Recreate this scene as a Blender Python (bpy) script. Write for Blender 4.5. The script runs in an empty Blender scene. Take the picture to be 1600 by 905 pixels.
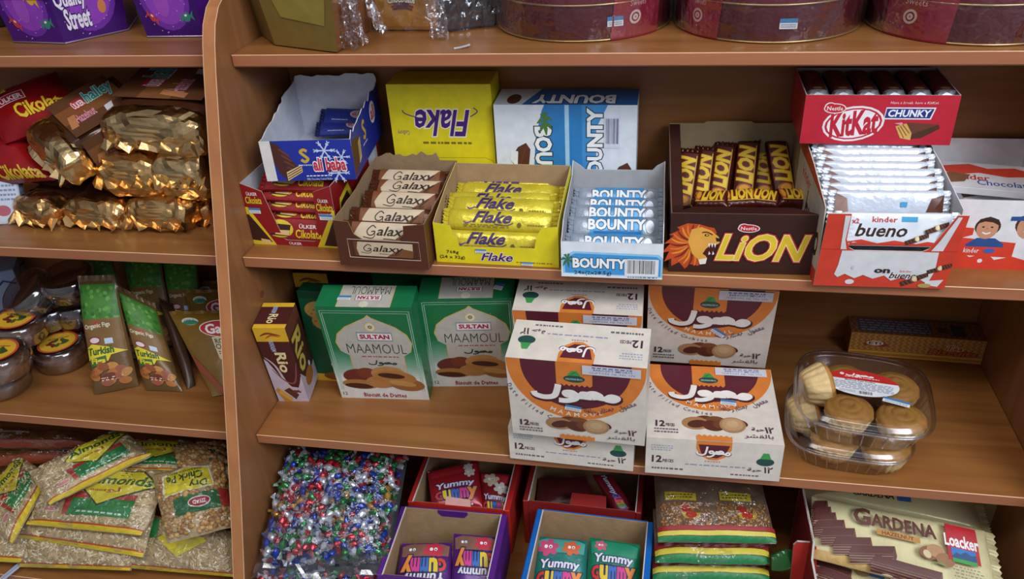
import bpy, bmesh, math, random
from mathutils import Vector, Matrix, noise
from mathutils.geometry import tessellate_polygon
PI = math.pi
S = bpy.context.scene
COL = S.collection

# ---------------------------------------------------------------- camera
CAM = Vector((0.604465, -1.224682, 1.364833))
ROT = Matrix(((0.983475, 0.172805, -0.054001), (-0.045372, 0.524004, 0.850506), (0.175268, -0.834001, 0.523186)))
FPX = 1279.48
cd = bpy.data.cameras.new('camera')
cam = bpy.data.objects.new('camera', cd)
COL.objects.link(cam)
m4 = ROT.transposed().to_4x4()
m4.translation = CAM
cam.matrix_world = m4
cd.sensor_width = 36.0
cd.lens = FPX / 1600 * 36.0
cd.clip_start = 0.02
S.camera = cam

# ---------------------------------------------------------------- world, lights, exposure
wd = bpy.data.worlds.new('shop_ambience')
S.world = wd
wd.use_nodes = True
bg = wd.node_tree.nodes['Background']
bg.inputs[0].default_value = (0.86, 0.90, 1.0, 1)
wt = wd.node_tree.nodes.new('ShaderNodeTexCoord')
wv = wd.node_tree.nodes.new('ShaderNodeVectorMath')
wv.operation = 'DOT_PRODUCT'
wv.inputs[1].default_value = (0.25, -0.75, 0.6)
wr_ = wd.node_tree.nodes.new('ShaderNodeMapRange')      # added glow from front and above, lightens the foil reflections
wr_.inputs[1].default_value, wr_.inputs[2].default_value = 0.1, 0.95
wr_.inputs[3].default_value, wr_.inputs[4].default_value = 0.045, 0.42
wd.node_tree.links.new(wt.outputs['Generated'], wv.inputs[0])
wd.node_tree.links.new(wv.outputs['Value'], wr_.inputs[0])
wd.node_tree.links.new(wr_.outputs[0], bg.inputs[1])


def area(name, loc, aim, sx, sy, power, col):
    l = bpy.data.lights.new(name, 'AREA')
    l.shape = 'RECTANGLE'
    l.size, l.size_y, l.energy, l.color = sx, sy, power, col
    o = bpy.data.objects.new(name, l)
    COL.objects.link(o)
    o.location = loc
    o.rotation_euler = (Vector(aim) - Vector(loc)).to_track_quat('-Z', 'Y').to_euler()
    return o


area('window_light', (2.1, -1.9, 2.7), (0.5, -0.2, 0.7), 1.3, 1.3, 66, (0.84, 0.92, 1.0))
area('ceiling_light', (0.3, -1.6, 3.0), (0.5, -0.2, 0.7), 1.6, 0.5, 24, (1.0, 0.95, 0.88))
S.view_settings.view_transform = 'Standard'
S.view_settings.look = 'None'
S.view_settings.exposure = 0.0
S.view_settings.gamma = 1.0
S.view_settings.use_curve_mapping = False
S.cycles.max_bounces = 8
S.cycles.transparent_max_bounces = 16
S.cycles.caustics_reflective = False
S.cycles.caustics_refractive = False

# shelf heights (top surfaces) and front edges, metres
Z1, Z2, Z3, Z4 = 1.0654, 0.7967, 0.53, 0.263
F1, F2, F3, F4 = -0.164, -0.264, -0.352, -0.462


# pixel of the 1600x905 photograph -> point on a real plane
def ray(u, v):
    return ROT.transposed() @ Vector(((u - 800) / FPX, (452.5 - v) / FPX, -1))


def PZ(u, v, z):
    d = ray(u, v)
    return CAM + d * ((z - CAM.z) / d.z)


def PY(u, v, y):
    d = ray(u, v)
    return CAM + d * ((y - CAM.y) / d.y)


# ---------------------------------------------------------------- materials
def lin(h):
    h = h.lstrip('#')
    r = []
    for i in (0, 2, 4):
        c = int(h[i:i + 2], 16) / 255
        r.append(c / 12.92 if c <= 0.04045 else ((c + 0.055) / 1.055) ** 2.4)
    return (*r, 1)


MC = {}


def nodes_of(name):
    m = bpy.data.materials.new(name)
    m.use_nodes = True
    nt = m.node_tree
    return m, nt, nt.nodes['Principled BSDF']


def K(h, r=0.5, metal=0.0, var=0.07, sc=60.0, bump=0.0, bsc=120.0, spec=0.5):
    """plain printed / moulded colour with a faint mottling"""
    key = (h, r, metal, var, sc, bump, bsc, spec)
    if key in MC:
        return MC[key]
    m, nt, b = nodes_of('colour_' + h.strip('#'))
    N, L = nt.nodes, nt.links
    tc = N.new('ShaderNodeTexCoord')
    nz = N.new('ShaderNodeTexNoise')
    nz.inputs['Scale'].default_value = sc
    L.new(tc.outputs['Object'], nz.inputs['Vector'])
    mr = N.new('ShaderNodeMapRange')
    mr.inputs[1].default_value, mr.inputs[2].default_value = 0.3, 0.7
    mr.inputs[3].default_value, mr.inputs[4].default_value = 1 - var, 1 + var
    L.new(nz.outputs['Fac'], mr.inputs[0])
    mx = N.new('ShaderNodeMix')
    mx.data_type, mx.blend_type = 'RGBA', 'MULTIPLY'
    mx.inputs[0].default_value = 1
    mx.inputs[6].default_value = lin(h)
    L.new(mr.outputs[0], mx.inputs[7])
    L.new(mx.outputs[2], b.inputs['Base Color'])
    b.inputs['Roughness'].default_value = r
    b.inputs['Metallic'].default_value = metal
    b.inputs['Specular IOR Level'].default_value = spec
    if bump:
        n2 = N.new('ShaderNodeTexNoise')
        n2.inputs['Scale'].default_value = bsc
        n2.inputs['Detail'].default_value = 4
        L.new(tc.outputs['Object'], n2.inputs['Vector'])
        bp = N.new('ShaderNodeBump')
        bp.inputs['Strength'].default_value = bump
        bp.inputs['Distance'].default_value = 0.004
        L.new(n2.outputs['Fac'], bp.inputs['Height'])
        L.new(bp.outputs[0], b.inputs['Normal'])
    MC[key] = m
    return m


def wood_mat(name, c1, c2, axis=0, rough=0.36):
    m, nt, b = nodes_of(name)
    N, L = nt.nodes, nt.links
    tc = N.new('ShaderNodeTexCoord')
    mp = N.new('ShaderNodeMapping')
    s = [26, 26, 26]
    s[axis] = 2.2
    mp.inputs['Scale'].default_value = s
    L.new(tc.outputs['Object'], mp.inputs[0])
    nz = N.new('ShaderNodeTexNoise')
    nz.inputs['Scale'].default_value = 1.6
    nz.inputs['Detail'].default_value = 6
    nz.inputs['Distortion'].default_value = 0.6
    L.new(mp.outputs[0], nz.inputs['Vector'])
    cr = N.new('ShaderNodeValToRGB')
    cr.color_ramp.elements[0].position, cr.color_ramp.elements[1].position = 0.33, 0.68
    cr.color_ramp.elements[0].color, cr.color_ramp.elements[1].color = lin(c1), lin(c2)
    L.new(nz.outputs['Fac'], cr.inputs[0])
    L.new(cr.outputs[0], b.inputs['Base Color'])
    b.inputs['Roughness'].default_value = rough
    return m


def clear_mat(name, tint=(1, 1, 1, 1), rough=0.05, lo=0.06, hi=0.75, bump=0.0, bsc=30):
    """thin clear plastic: see-through with a glossy skin"""
    m, nt, b = nodes_of(name)
    N, L = nt.nodes, nt.links
    N.remove(b)
    t = N.new('ShaderNodeBsdfTransparent')
    t.inputs[0].default_value = tint
    g = N.new('ShaderNodeBsdfGlossy')
    g.inputs['Roughness'].default_value = rough
    g.inputs[0].default_value = (0.95, 0.95, 1, 1)
    lw = N.new('ShaderNodeLayerWeight')
    lw.inputs[0].default_value = 0.35
    mr = N.new('ShaderNodeMapRange')
    mr.inputs[3].default_value, mr.inputs[4].default_value = lo, hi
    L.new(lw.outputs['Facing'], mr.inputs[0])
    mx = N.new('ShaderNodeMixShader')
    L.new(mr.outputs[0], mx.inputs[0])
    L.new(t.outputs[0], mx.inputs[1])
    L.new(g.outputs[0], mx.inputs[2])
    L.new(mx.outputs[0], N['Material Output'].inputs[0])
    if bump:
        tc = N.new('ShaderNodeTexCoord')
        nz = N.new('ShaderNodeTexNoise')
        nz.inputs['Scale'].default_value = bsc
        nz.inputs['Detail'].default_value = 3
        L.new(tc.outputs['Object'], nz.inputs['Vector'])
        bp = N.new('ShaderNodeBump')
        bp.inputs['Strength'].default_value = bump
        bp.inputs['Distance'].default_value = 0.01
        L.new(nz.outputs['Fac'], bp.inputs['Height'])
        L.new(bp.outputs[0], g.inputs['Normal'])
        L.new(bp.outputs[0], lw.inputs['Normal'])
    return m


WOOD = wood_mat('wood_lengthwise', '#845329', '#9b6636', 0)
WOODV = wood_mat('wood_upright', '#8c5b36', '#9c6943', 2)
EDGE = wood_mat('wood_edge_band', '#9d6142', '#ab6d4a', 0, 0.4)
EDGEV = wood_mat('wood_edge_band_upright', '#a86c42', '#b57949', 2, 0.4)
CHIP = K('#e2b48c', 0.6)
FILM = clear_mat('cellophane', rough=0.16, lo=0.07, hi=0.75, bump=1.0, bsc=30)
FILM3 = clear_mat('crinkled_cellophane', (0.95, 0.95, 0.97, 1), 0.18, 0.13, 0.85, bump=1.0, bsc=45)
FILM2 = clear_mat('bag_film', rough=0.1, lo=0.05, hi=0.5, bump=1.0, bsc=60)
CLEAR = clear_mat('clear_plastic', (0.97, 0.97, 0.98, 1), 0.16, 0.05, 0.8)
SMOKE = clear_mat('clear_plastic_dull', (0.86, 0.84, 0.86, 1), 0.12, 0.10, 0.8)
GOLD = K('#e6c48e', 0.24, 1.0, 0.12, 30, 0.12, 60)
GOLD2 = K('#e0b478', 0.26, 1.0, 0.12, 30, 0.12, 60)
KRAFT = K('#a98a66', 0.8, bump=0.15)
KRAFT2 = K('#9c8763', 0.8, bump=0.15)
GREYB = K('#a9a9ad', 0.75)
WHITE = K('#e2e2e6', 0.5)
BLACK = K('#16130f', 0.5)


# ---------------------------------------------------------------- geometry collector
class G:
    def __init__(s):
        s.v, s.f, s.mi, s.sm, s.mats = [], [], [], [], []

    def mat(s, m):
        if isinstance(m, str):
            m = K(m)
        if m not in s.mats:
            s.mats.append(m)
        return s.mats.index(m)

    def add(s, vs, fs, m, smooth=False):
        o = len(s.v)
        i = s.mat(m)
        s.v.extend([tuple(p) for p in vs])
        for f in fs:
            s.f.append([o + k for k in f])
            s.mi.append(i)
            s.sm.append(smooth)

    def box(s, a, b, m, r=0.0, seg=1):
        a, b = Vector(a), Vector(b)
        bm = bmesh.new()
        bmesh.ops.create_cube(bm, size=1)
        for v in bm.verts:
            v.co = Vector([(a[i] + b[i]) / 2 + v.co[i] * (b[i] - a[i]) for i in range(3)])
        if r:
            bmesh.ops.bevel(bm, geom=list(bm.edges), offset=r, segments=seg, affect='EDGES', profile=0.5)
        s.bm(bm, m)

    def bm(s, bm, m, smooth=False):
        bm.verts.index_update()
        s.add([v.co for v in bm.verts], [[v.index for v in f.verts] for f in bm.faces], m, smooth)
        bm.free()

    def grid(s, fn, nu, nv, m, smooth=True, wrap=False, skip=None):
        vs = [fn(i / nu, j / nv) for j in range(nv + 1) for i in range(nu + (0 if wrap else 1))]
        n = nu if wrap else nu + 1
        fs = []
        for j in range(nv):
            for i in range(nu):
                if skip and skip((i + .5) / nu, (j + .5) / nv):
                    continue
                k = (i + 1) % n
                fs.append([j * n + i, j * n + k, (j + 1) * n + k, (j + 1) * n + i])
        s.add(vs, fs, m, smooth)

    def lathe(s, prof, n, m, smooth=True, wob=None, cx=0, cy=0):
        def fn(u, v):
            t = v * (len(prof) - 1)
            i = min(int(t + 1e-6), len(prof) - 1)
            r, z = prof[i]
            a = 2 * PI * u
            k = wob(a, i) if wob else 1
            return (cx + r * k * math.cos(a), cy + r * k * math.sin(a), z)
        s.grid(fn, n, len(prof) - 1, m, smooth, True)

    def tube(s, pts, r, m, n=8):
        pts = [Vector(p) for p in pts]
        rings = []
        for i, p in enumerate(pts):
            t = (pts[min(i + 1, len(pts) - 1)] - pts[max(i - 1, 0)]).normalized()
            a = t.orthogonal().normalized() if i == 0 else (a - t * a.dot(t)).normalized()
            b = t.cross(a)
            rings.append([p + (a * math.cos(2 * PI * k / n) + b * math.sin(2 * PI * k / n)) * r for k in range(n)])
        vs = [q for g in rings for q in g]
        fs = [[i * n + k, i * n + (k + 1) % n, (i + 1) * n + (k + 1) % n, (i + 1) * n + k] for i in range(len(pts) - 1) for k in range(n)]
        s.add(vs, fs, m, True)

    def prism(s, o, U, V, outline, t, mo, mi_, me):
        """flat panel of thickness t: outline in metres along U, V; outer side faces U x V"""
        o, U, V = Vector(o), Vector(U).normalized(), Vector(V).normalized()
        n = U.cross(V)
        A = [o + U * p[0] + V * p[1] for p in outline]
        B = [p - n * t for p in A]
        k = len(A)
        tri = tessellate_polygon([[Vector((p[0], p[1], 0)) for p in outline]])
        tri = [q if (A[q[1]] - A[q[0]]).cross(A[q[2]] - A[q[0]]).dot(n) > 0 else q[::-1] for q in tri]
        s.add(A, tri, mo)
        s.add(B, [q[::-1] for q in tri], mi_)
        s.add(A + B, [[i, k + i, k + (i + 1) % k, (i + 1) % k] for i in range(k)], me)

    def build(s, name, parent=None, off=None):
        me = bpy.data.meshes.new(name)
        vs = s.v if off is None else [(p[0] - off[0], p[1] - off[1], p[2] - off[2]) for p in s.v]
        me.from_pydata(vs, [], s.f)
        for m in s.mats:
            me.materials.append(m)
        me.polygons.foreach_set('material_index', s.mi)
        me.polygons.foreach_set('use_smooth', s.sm)
        me.update()
        o = bpy.data.objects.new(name, me)
        COL.objects.link(o)
        if parent:
            o.parent = parent
        if off is not None and not parent:
            o.location = off
        return o


def tag(o, label, cat, group=None, kind=None):
    o['label'], o['category'] = label, cat
    if group:
        o['group'] = group
    if kind:
        o['kind'] = kind
    return o


def thing(name, label, cat, loc=(0, 0, 0), rot=(0, 0, 0), group=None):
    o = bpy.data.objects.new(name, None)
    o.empty_display_size = 0.02
    COL.objects.link(o)
    o.location, o.rotation_euler = loc, rot
    return tag(o, label, cat, group)


def kids(o):
    return [c for c in bpy.data.objects if c.parent == o]


def dup(o, loc=None, rot=None, label=None, group=None, scale=None):
    def cp(x, par):
        c = x.copy()
        COL.objects.link(c)
        if par:
            c.parent = par
        for k in x.children:
            cp(k, c)
        return c
    r = cp(o, None)
    if loc is not None:
        r.location = loc
    if rot is not None:
        r.rotation_euler = rot
    if scale is not None:
        r.scale = scale
    if label:
        r['label'] = label
    if group:
        r['group'] = group
    return r


# ---------------------------------------------------------------- printing on faces
TC = {}


def text_tris(s, bold=0.0, res=2):
    key = (s, bold, res)
    if key not in TC:
        c = bpy.data.curves.new('lettering', 'FONT')
        c.body, c.resolution_u, c.offset = s, res, bold
        o = bpy.data.objects.new('lettering', c)
        m = o.to_mesh()
        vs = [(v.co.x, v.co.y) for v in m.vertices]
        fs = [list(p.vertices) for p in m.polygons]
        o.to_mesh_clear()
        bpy.data.objects.remove(o)
        bpy.data.curves.remove(c)
        TC[key] = (vs, fs)
    return TC[key]


class Cv:
    """a printed face: u runs left to right, v bottom to top, both 0..1; w, h its size in metres"""

    def __init__(s, g, fn, w, h, curved=0.0, step=0.00002):
        s.g, s.fn, s.w, s.h, s.n, s.curved, s.step = g, fn, w, h, 6, curved, min(step, 0.00003)
        s.keep, s.dots = False, 0

    def put(s, pts, faces, col, ramp=False):
        if not s.keep:
            s.n += 1 + (1 if s.dots else 0)
            s.dots = 0
            hh = s.n * s.step
        else:       # small marks that share one layer of ink
            s.dots += 1
            hh = (s.n + 1 + (s.dots * 0.618) % 0.9) * s.step
        if s.curved:
            hh = hh / s.step * 0.00014 if s.step < 0.0001 else hh
            pts, tris = list(pts), [f[:] if len(f) == 3 else None for f in faces]
            out = []
            todo = []
            for f in faces:
                for k in range(1, len(f) - 1):
                    todo.append((f[0], f[k], f[k + 1]))
            while todo:
                a, b, c = todo.pop()
                e = [(math.dist(pts[p], pts[q]), p, q, r) for p, q, r in ((a, b, c), (b, c, a), (c, a, b))]
                d, p, q, r = max(e)
                if d > s.curved and len(out) + len(todo) < 4000:
                    pts.append(((pts[p][0] + pts[q][0]) / 2, (pts[p][1] + pts[q][1]) / 2))
                    k = len(pts) - 1
                    todo += [(p, k, r), (k, q, r)]
                else:
                    out.append([a, b, c])
            faces = out
        # a ribbon that crosses itself climbs a hair along its length
        q = 0.9 * s.step / max(1, len(pts)) if ramp and not s.curved else 0.0
        s.g.add([s.fn(p[0], p[1], hh + q * i) for i, p in enumerate(pts)], faces, col, bool(s.curved))

    def poly(s, pts, col):
        tri = tessellate_polygon([[Vector((p[0], p[1], 0)) for p in pts]])
        ar = sum(pts[i - 1][0] * pts[i][1] - pts[i][0] * pts[i - 1][1] for i in range(len(pts)))
        fs = []
        for t in tri:
            a, b, c = [pts[k] for k in t]
            k = (b[0] - a[0]) * (c[1] - a[1]) - (b[1] - a[1]) * (c[0] - a[0])
            fs.append(list(t) if k > 0 else list(t)[::-1])
        s.put(pts, fs, col)

    def rect(s, u0, v0, u1, v1, col):
        s.put([(u0, v0), (u1, v0), (u1, v1), (u0, v1)], [[0, 1, 2, 3]], col)

    def ell(s, cu, cv, ru, rv, col, a0=0, a1=360, n=20, rot=0):
        c, q = math.cos(math.radians(rot)), math.sin(math.radians(rot))
        pts = []
        for i in range(n + (0 if a1 - a0 >= 360 else 1)):
            a = math.radians(a0 + (a1 - a0) * i / n)
            x, y = ru * s.w * math.cos(a), rv * s.h * math.sin(a)
            pts.append((cu + (x * c - y * q) / s.w, cv + (x * q + y * c) / s.h))
        if n <= 10:
            k, s.keep = s.keep, True
            s.poly(pts, col)
            s.keep = k
        else:
            s.poly(pts, col)

    def ring(s, cu, cv, r0, r1, col, a0=0, a1=360, n=28, asp=1.0):
        """radii in metres"""
        pts, fs = [], []
        for i in range(n + 1):
            a = math.radians(a0 + (a1 - a0) * i / n)
            for r in (r0, r1):
                pts.append((cu + r * math.cos(a) / s.w, cv + r * asp * math.sin(a) / s.h))
        for i in range(n):
            fs.append([2 * i, 2 * i + 1, 2 * i + 3, 2 * i + 2])
        s.put(pts, fs, col)

    def line(s, pts, wd, col, taper=False):
        """ribbon of width wd metres through pts"""
        P = [Vector((p[0] * s.w, p[1] * s.h)) for p in pts]
        vs, fs = [], []
        for i, p in enumerate(P):
            t = P[min(i + 1, len(P) - 1)] - P[max(i - 1, 0)]
            if t.length < 1e-9:
                t = Vector((1, 0))
            t.normalize()
            k = wd / 2 * (1 - 0.75 * abs(2 * i / (len(P) - 1) - 1) ** 2 if taper else 1)
            n = Vector((-t.y, t.x)) * k
            for q in (p - n, p + n):
                vs.append((q.x / s.w, q.y / s.h))
        for i in range(len(P) - 1):
            fs.append([2 * i, 2 * i + 2, 2 * i + 3, 2 * i + 1])
        s.put(vs, fs, col, True)

    def curve(s, pts, wd, col, taper=False, n=6):
        """smooth ribbon (Catmull-Rom)"""
        q = [pts[0]] + list(pts) + [pts[-1]]
        out = []
        for i in range(1, len(q) - 2):
            for k in range(n):
                t = k / n
                out.append(tuple(0.5 * ((2 * q[i][j]) + (-q[i - 1][j] + q[i + 1][j]) * t + (2 * q[i - 1][j] - 5 * q[i][j] + 4 * q[i + 1][j] - q[i + 2][j]) * t * t + (-q[i - 1][j] + 3 * q[i][j] - 3 * q[i + 1][j] + q[i + 2][j]) * t ** 3) for j in (0, 1)))
        out.append(pts[-1])
        s.line(out, wd, col, taper)

    def text(s, t, u0, v0, u1, v1, col, bold=0.0, rot=0, shear=0.0, bend=0.0, edge=None, ew=0.03, res=2, ang=0.0):
        if edge is not None:
            s.text(t, u0, v0, u1, v1, edge, bold + ew, rot, shear, bend, None, 0, res, ang)
        rv, fs = text_tris(t, bold, res)
        bv, _ = text_tris(t, 0.0, res)
        if not bv:
            return
        vs = [(x + shear * y, y) for x, y in rv]
        bx = [(x + shear * y, y) for x, y in bv]
        x0, x1 = min(p[0] for p in bx), max(p[0] for p in bx)
        y0, y1 = min(p[1] for p in bx), max(p[1] for p in bx)
        out = []
        ca, sa = math.cos(math.radians(ang)), math.sin(math.radians(ang))
        cu, cw = (u0 + u1) / 2, (v0 + v1) / 2
        for x, y in vs:
            a, b = (x - x0) / (x1 - x0), (y - y0) / (y1 - y0)
            b += bend * ((2 * a - 1) ** 2)
            if rot == 180:
                a, b = 1 - a, 1 - b
            elif rot == 90:
                a, b = 1 - b, a
            elif rot == -90:
                a, b = b, 1 - a
            u, v = u0 + a * (u1 - u0), v0 + b * (v1 - v0)
            if ang:
                x_, y_ = (u - cu) * s.w, (v - cw) * s.h
                u, v = cu + (x_ * ca - y_ * sa) / s.w, cw + (x_ * sa + y_ * ca) / s.h
            out.append((u, v))
        s.put(out, fs, col)

    def bars(s, u0, v0, u1, v1, col=None, bg=None, n=22, seed=1):
        """a bar code"""
        rd = random.Random(seed)
        s.rect(u0, v0, u1, v1, bg or WHITE)
        pu = (u1 - u0) * 0.08
        x, wdt = u0 + pu, (u1 - u0 - 2 * pu)
        kp, s.keep = s.keep, True
        for i in range(n):
            k = wdt / n
            s.rect(x + i * k, v0 + (v1 - v0) * 0.14, x + i * k + k * rd.choice((.3, .5, .75)), v1 - (v1 - v0) * 0.06, col or BLACK)
        s.keep = kp

    def small(s, u0, v0, u1, v1, col, rows=3, seed=0):
        """lines of print too small to read"""
        rd = random.Random(seed)
        rh = (v1 - v0) / rows
        kp, s.keep = s.keep, True
        for i in range(rows):
            v = v1 - (i + 0.75) * rh
            u = u0
            while u < u1 - 0.01:
                k = rd.uniform(0.02, 0.06) * (u1 - u0) * 2
                s.rect(u, v, min(u + k, u1), v + rh * 0.45, col)
                u += k * 1.25 + 0.004
        s.keep = kp


def flat(g, o, U, V, w, h, off=0.0):
    o, U, V = Vector(o), Vector(U).normalized(), Vector(V).normalized()
    n = U.cross(V)
    o = o + n * off
    return Cv(g, lambda u, v, hh: o + U * (u * w) + V * (v * h) + n * hh, w, h)


def merge(e, pname, g, idx=0):
    """print further geometry onto an existing part"""
    o = [c for c in e.children if c.name.split('.')[0] == pname][idx]
    q = G()
    me = o.data
    q.mats = list(me.materials)
    q.v = [tuple(v.co) for v in me.vertices]
    for p in me.polygons:
        q.f.append(list(p.vertices))
        q.mi.append(p.material_index)
        q.sm.append(p.use_smooth)
    n = len(q.v)
    q.v += g.v
    for f, m, s_ in zip(g.f, g.mi, g.sm):
        q.f.append([n + k for k in f])
        q.mi.append(q.mat(g.mats[m]))
        q.sm.append(s_)
    t = q.build('merged')
    o.data, d = t.data, o.data
    bpy.data.objects.remove(t)
    bpy.data.meshes.remove(d)


def torn(a, b, amp, n, seed):
    rd = random.Random(seed)
    return [(a[0] + (b[0] - a[0]) * i / n + rd.uniform(-amp, amp) * (0 < i < n) * .4, a[1] + (b[1] - a[1]) * i / n + rd.uniform(-amp, amp) * (0 < i < n)) for i in range(n + 1)]


# ---------------------------------------------------------------- cartons, trays, bars, bags
def sticker(parent, o, U, V, w=0.02, h=0.011, blue=True, name='price_sticker', off=None):
    g = G()
    c = flat(g, o, U, V, w, h, 0.0011)
    c.rect(0, 0, 1, 1, WHITE)
    if blue:
        c.rect(0, .58, 1, 1, '#3f7fb4')
        c.small(.08, .1, .9, .5, '#6b7a92', 2, 3)
    return g.build(name, parent)


def carton(name, label, cat, w, d, h, loc, rot, mat, arts, group=None, r=0.0012):
    """closed box, front at local y=0, base centre of the front edge at the origin"""
    g = G()
    g.box((-w / 2, 0, 0), (w / 2, d, h), mat, r)
    if 'front' in arts:
        arts['front'](flat(g, (-w / 2, 0, 0), (1, 0, 0), (0, 0, 1), w, h))
    if 'top' in arts:
        arts['top'](flat(g, (-w / 2, 0, h), (1, 0, 0), (0, 1, 0), w, d))
    if 'right' in arts:
        arts['right'](flat(g, (w / 2, 0, 0), (0, 1, 0), (0, 0, 1), d, h))
    if 'left' in arts:
        arts['left'](flat(g, (-w / 2, d, 0), (0, -1, 0), (0, 0, 1), d, h))
    o = g.build(name)
    o.location, o.rotation_euler = loc, rot
    return tag(o, label, cat, group)


def tray_box(name, label, cat, w, d, fo, so, bo, loc, rot, mo, mi_, me, art=None, side_art=None, t=0.0012, sides=None, so2=None, lean=0.0, group=None, back_art=None):
    """open display box. fo: front top outline [(x,z)..] left to right (x from -w/2), so: side outline [(y,z)..] front to back, bo: back outline"""
    e = thing(name, label, cat, loc, rot, group)
    g = G()
    g.prism((0, 0, 0), (1, 0, 0), (0, -math.sin(lean), math.cos(lean)), [(-w / 2, 0), (w / 2, 0)] + list(fo)[::-1], t, mo, mi_, me)
    if art:
        hm = max(p[1] for p in fo)
        art(flat(g, (-w / 2, 0, 0), (1, 0, 0), (0, -math.sin(lean), math.cos(lean)), w, hm))
    g.build('front_panel', e)
    for sgn, pr in ((-1, so), (1, so2 or so)):
        g = G()
        if sgn > 0:
            g.prism((w / 2, 0, 0), (0, 1, 0), (0, 0, 1), [(t, 0), (d, 0)] + list(pr)[::-1], t, mo, mi_, me)
            if side_art:
                side_art(flat(g, (w / 2, 0, 0), (0, 1, 0), (0, 0, 1), d, max(p[1] for p in pr)))
        else:
            g.prism((-w / 2, 0, 0), (0, -1, 0), (0, 0, 1), [(-d, 0), (-t, 0)] + [(-y, z) for y, z in pr], t, mo, mi_, me)
        g.build('side_panel', e)
    g = G()
    g.prism((0, d, 0), (-1, 0, 0), (0, 0, 1), [(-w / 2, 0), (w / 2, 0)] + [(-x, z) for x, z in bo], t, mo, mi_, me)
    if back_art:
        back_art(g)
    g.build('back_panel', e)
    g = G()
    g.box((-w / 2 + t, t, 0.0002), (w / 2 - t, d - t, t), mi_)
    g.build('base_panel', e)
    return e


def bar(name, label, cat, L, w, h, mat, emat, art=None, group=None, e=0.1, p=2.6, ends=True, zig=7):
    """flow-wrapped bar lying along x, art on top (+z), text up = +y"""
    def prof(u):
        k = min(u, 1 - u) / e
        return 1.0 if k >= 1 else (0.25 + 0.75 * math.sin(k * PI / 2))
    g = G()

    def fn(a, u):
        th = 2 * PI * a
        c, s_ = math.cos(th), math.sin(th)
        k = prof(u)
        y = w / 2 * math.copysign(abs(c) ** (2 / p), c) * (0.94 + 0.06 * k)
        z = h / 2 * math.copysign(abs(s_) ** (2 / p), s_) * k
        return (-L / 2 + L * u, y, h / 2 + z)
    g.grid(fn, 16, 12, mat, True, True)

    def sf(u, v, hh):
        q = (2 * v - 1) * 0.96
        z = h / 2 * (1 - abs(q) ** p) ** (1 / p) * prof(u)
        return Vector((-L / 2 + L * u, q * w / 2, h / 2 + z + hh))
    if art:
        art(Cv(g, sf, L, w, 0.16, 0.00006))
    o = g.build(name)
    tag(o, label, cat, group)
    if ends:
        for s_ in (-1, 1):
            g = G()
            n = zig * 2
            el = L * 0.07
            vs, fs = [], []
            for i in range(n + 1):
                y = -w / 2 + w * i / n
                for k, x in enumerate((L / 2 - 0.001, L / 2 + el * .6, L / 2 + el * (1 if i % 2 else 0.78))):
                    for dz in (-0.0006, 0.0006):
                        vs.append((s_ * x, y, h / 2 + dz + 0.0012 * math.sin(i * 2.1 + k)))
            for i in range(n):
                for k in range(2):
                    a = i * 6 + k * 2
                    fs += [[a, a + 2, a + 8, a + 6], [a + 1, a + 7, a + 9, a + 3]]
            g.add(vs, fs, emat, False)
            g.build('end_seal', o)
    return o


def lerp4(c, u, v):
    a = c[3].lerp(c[2], u)
    b = c[0].lerp(c[1], u)
    return a.lerp(b, v)


def pillow(name, label, cat, c, th, mat, art=None, group=None, amp=0.0015, nsc=25.0, px=3.0, seal=(0.0, 0.0), smat=None, back=1.0, nu=26, nv=22, seed=0, sag=0.0, build=True):
    """soft bag spanned by four corner points c = TL, TR, BR, BL; thickness th; returns (object, surface fn, centre)"""
    c = [Vector(p) for p in c]
    cen = (c[0] + c[1] + c[2] + c[3]) / 4
    U = ((c[1] - c[0]) + (c[2] - c[3])).normalized()
    V = ((c[0] - c[3]) + (c[1] - c[2]))
    n = U.cross(V).normalized()
    W, H = ((c[1] - c[0]).length + (c[2] - c[3]).length) / 2, ((c[0] - c[3]).length + (c[1] - c[2]).length) / 2

    def bul(u, v):
        return max(0.0, (1 - abs(2 * u - 1) ** px) * (1 - abs(2 * v - 1) ** px)) ** 0.6

    def sf(u, v, hh, sg=1.0):
        p = lerp4(c, u, v)
        k = bul(u, v)
        w_ = noise.noise(Vector((u * W, v * H, seed + 7.3 * sg)) * nsc) * amp * (1 if sg > 0 else .4)
        return p + n * (sg * th / 2 * k * (1 if sg > 0 else back) + w_ + hh * (1 if sg > 0 else -1) - sag * (2 * u - 1) ** 2 - 0.0004 * (sg < 0)) - cen
    g = G()
    g.grid(lambda u, v: sf(u, v, 0), nu, nv, mat)
    g.grid(lambda u, v: sf(1 - u, v, 0, -1.0), nu, nv, mat)
    if art:
        art(Cv(g, sf, W, H, 0.055, 0.00008))
    if not build:
        return g, sf, cen, n
    o = g.build(name)
    o.location = cen
    tag(o, label, cat, group)
    for k, s_ in enumerate(seal):
        if s_:
            g = G()
            v0, v1 = ((1.0, 1 + s_), (-s_, 0.0))[k]
            for dz in (0.0, -0.0012):
                g.grid(lambda a, b: lerp4(c, a, v0 + (v1 - v0) * b) + n * (dz + 0.0012 * math.sin(a * 40 + k) * (b if k == 0 else 1 - b) + noise.noise(Vector((a * 6, k, seed))) * amp) - cen, 22, 2, smat or mat, False)
            g.build('seal_strip', o)
    return o


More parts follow.
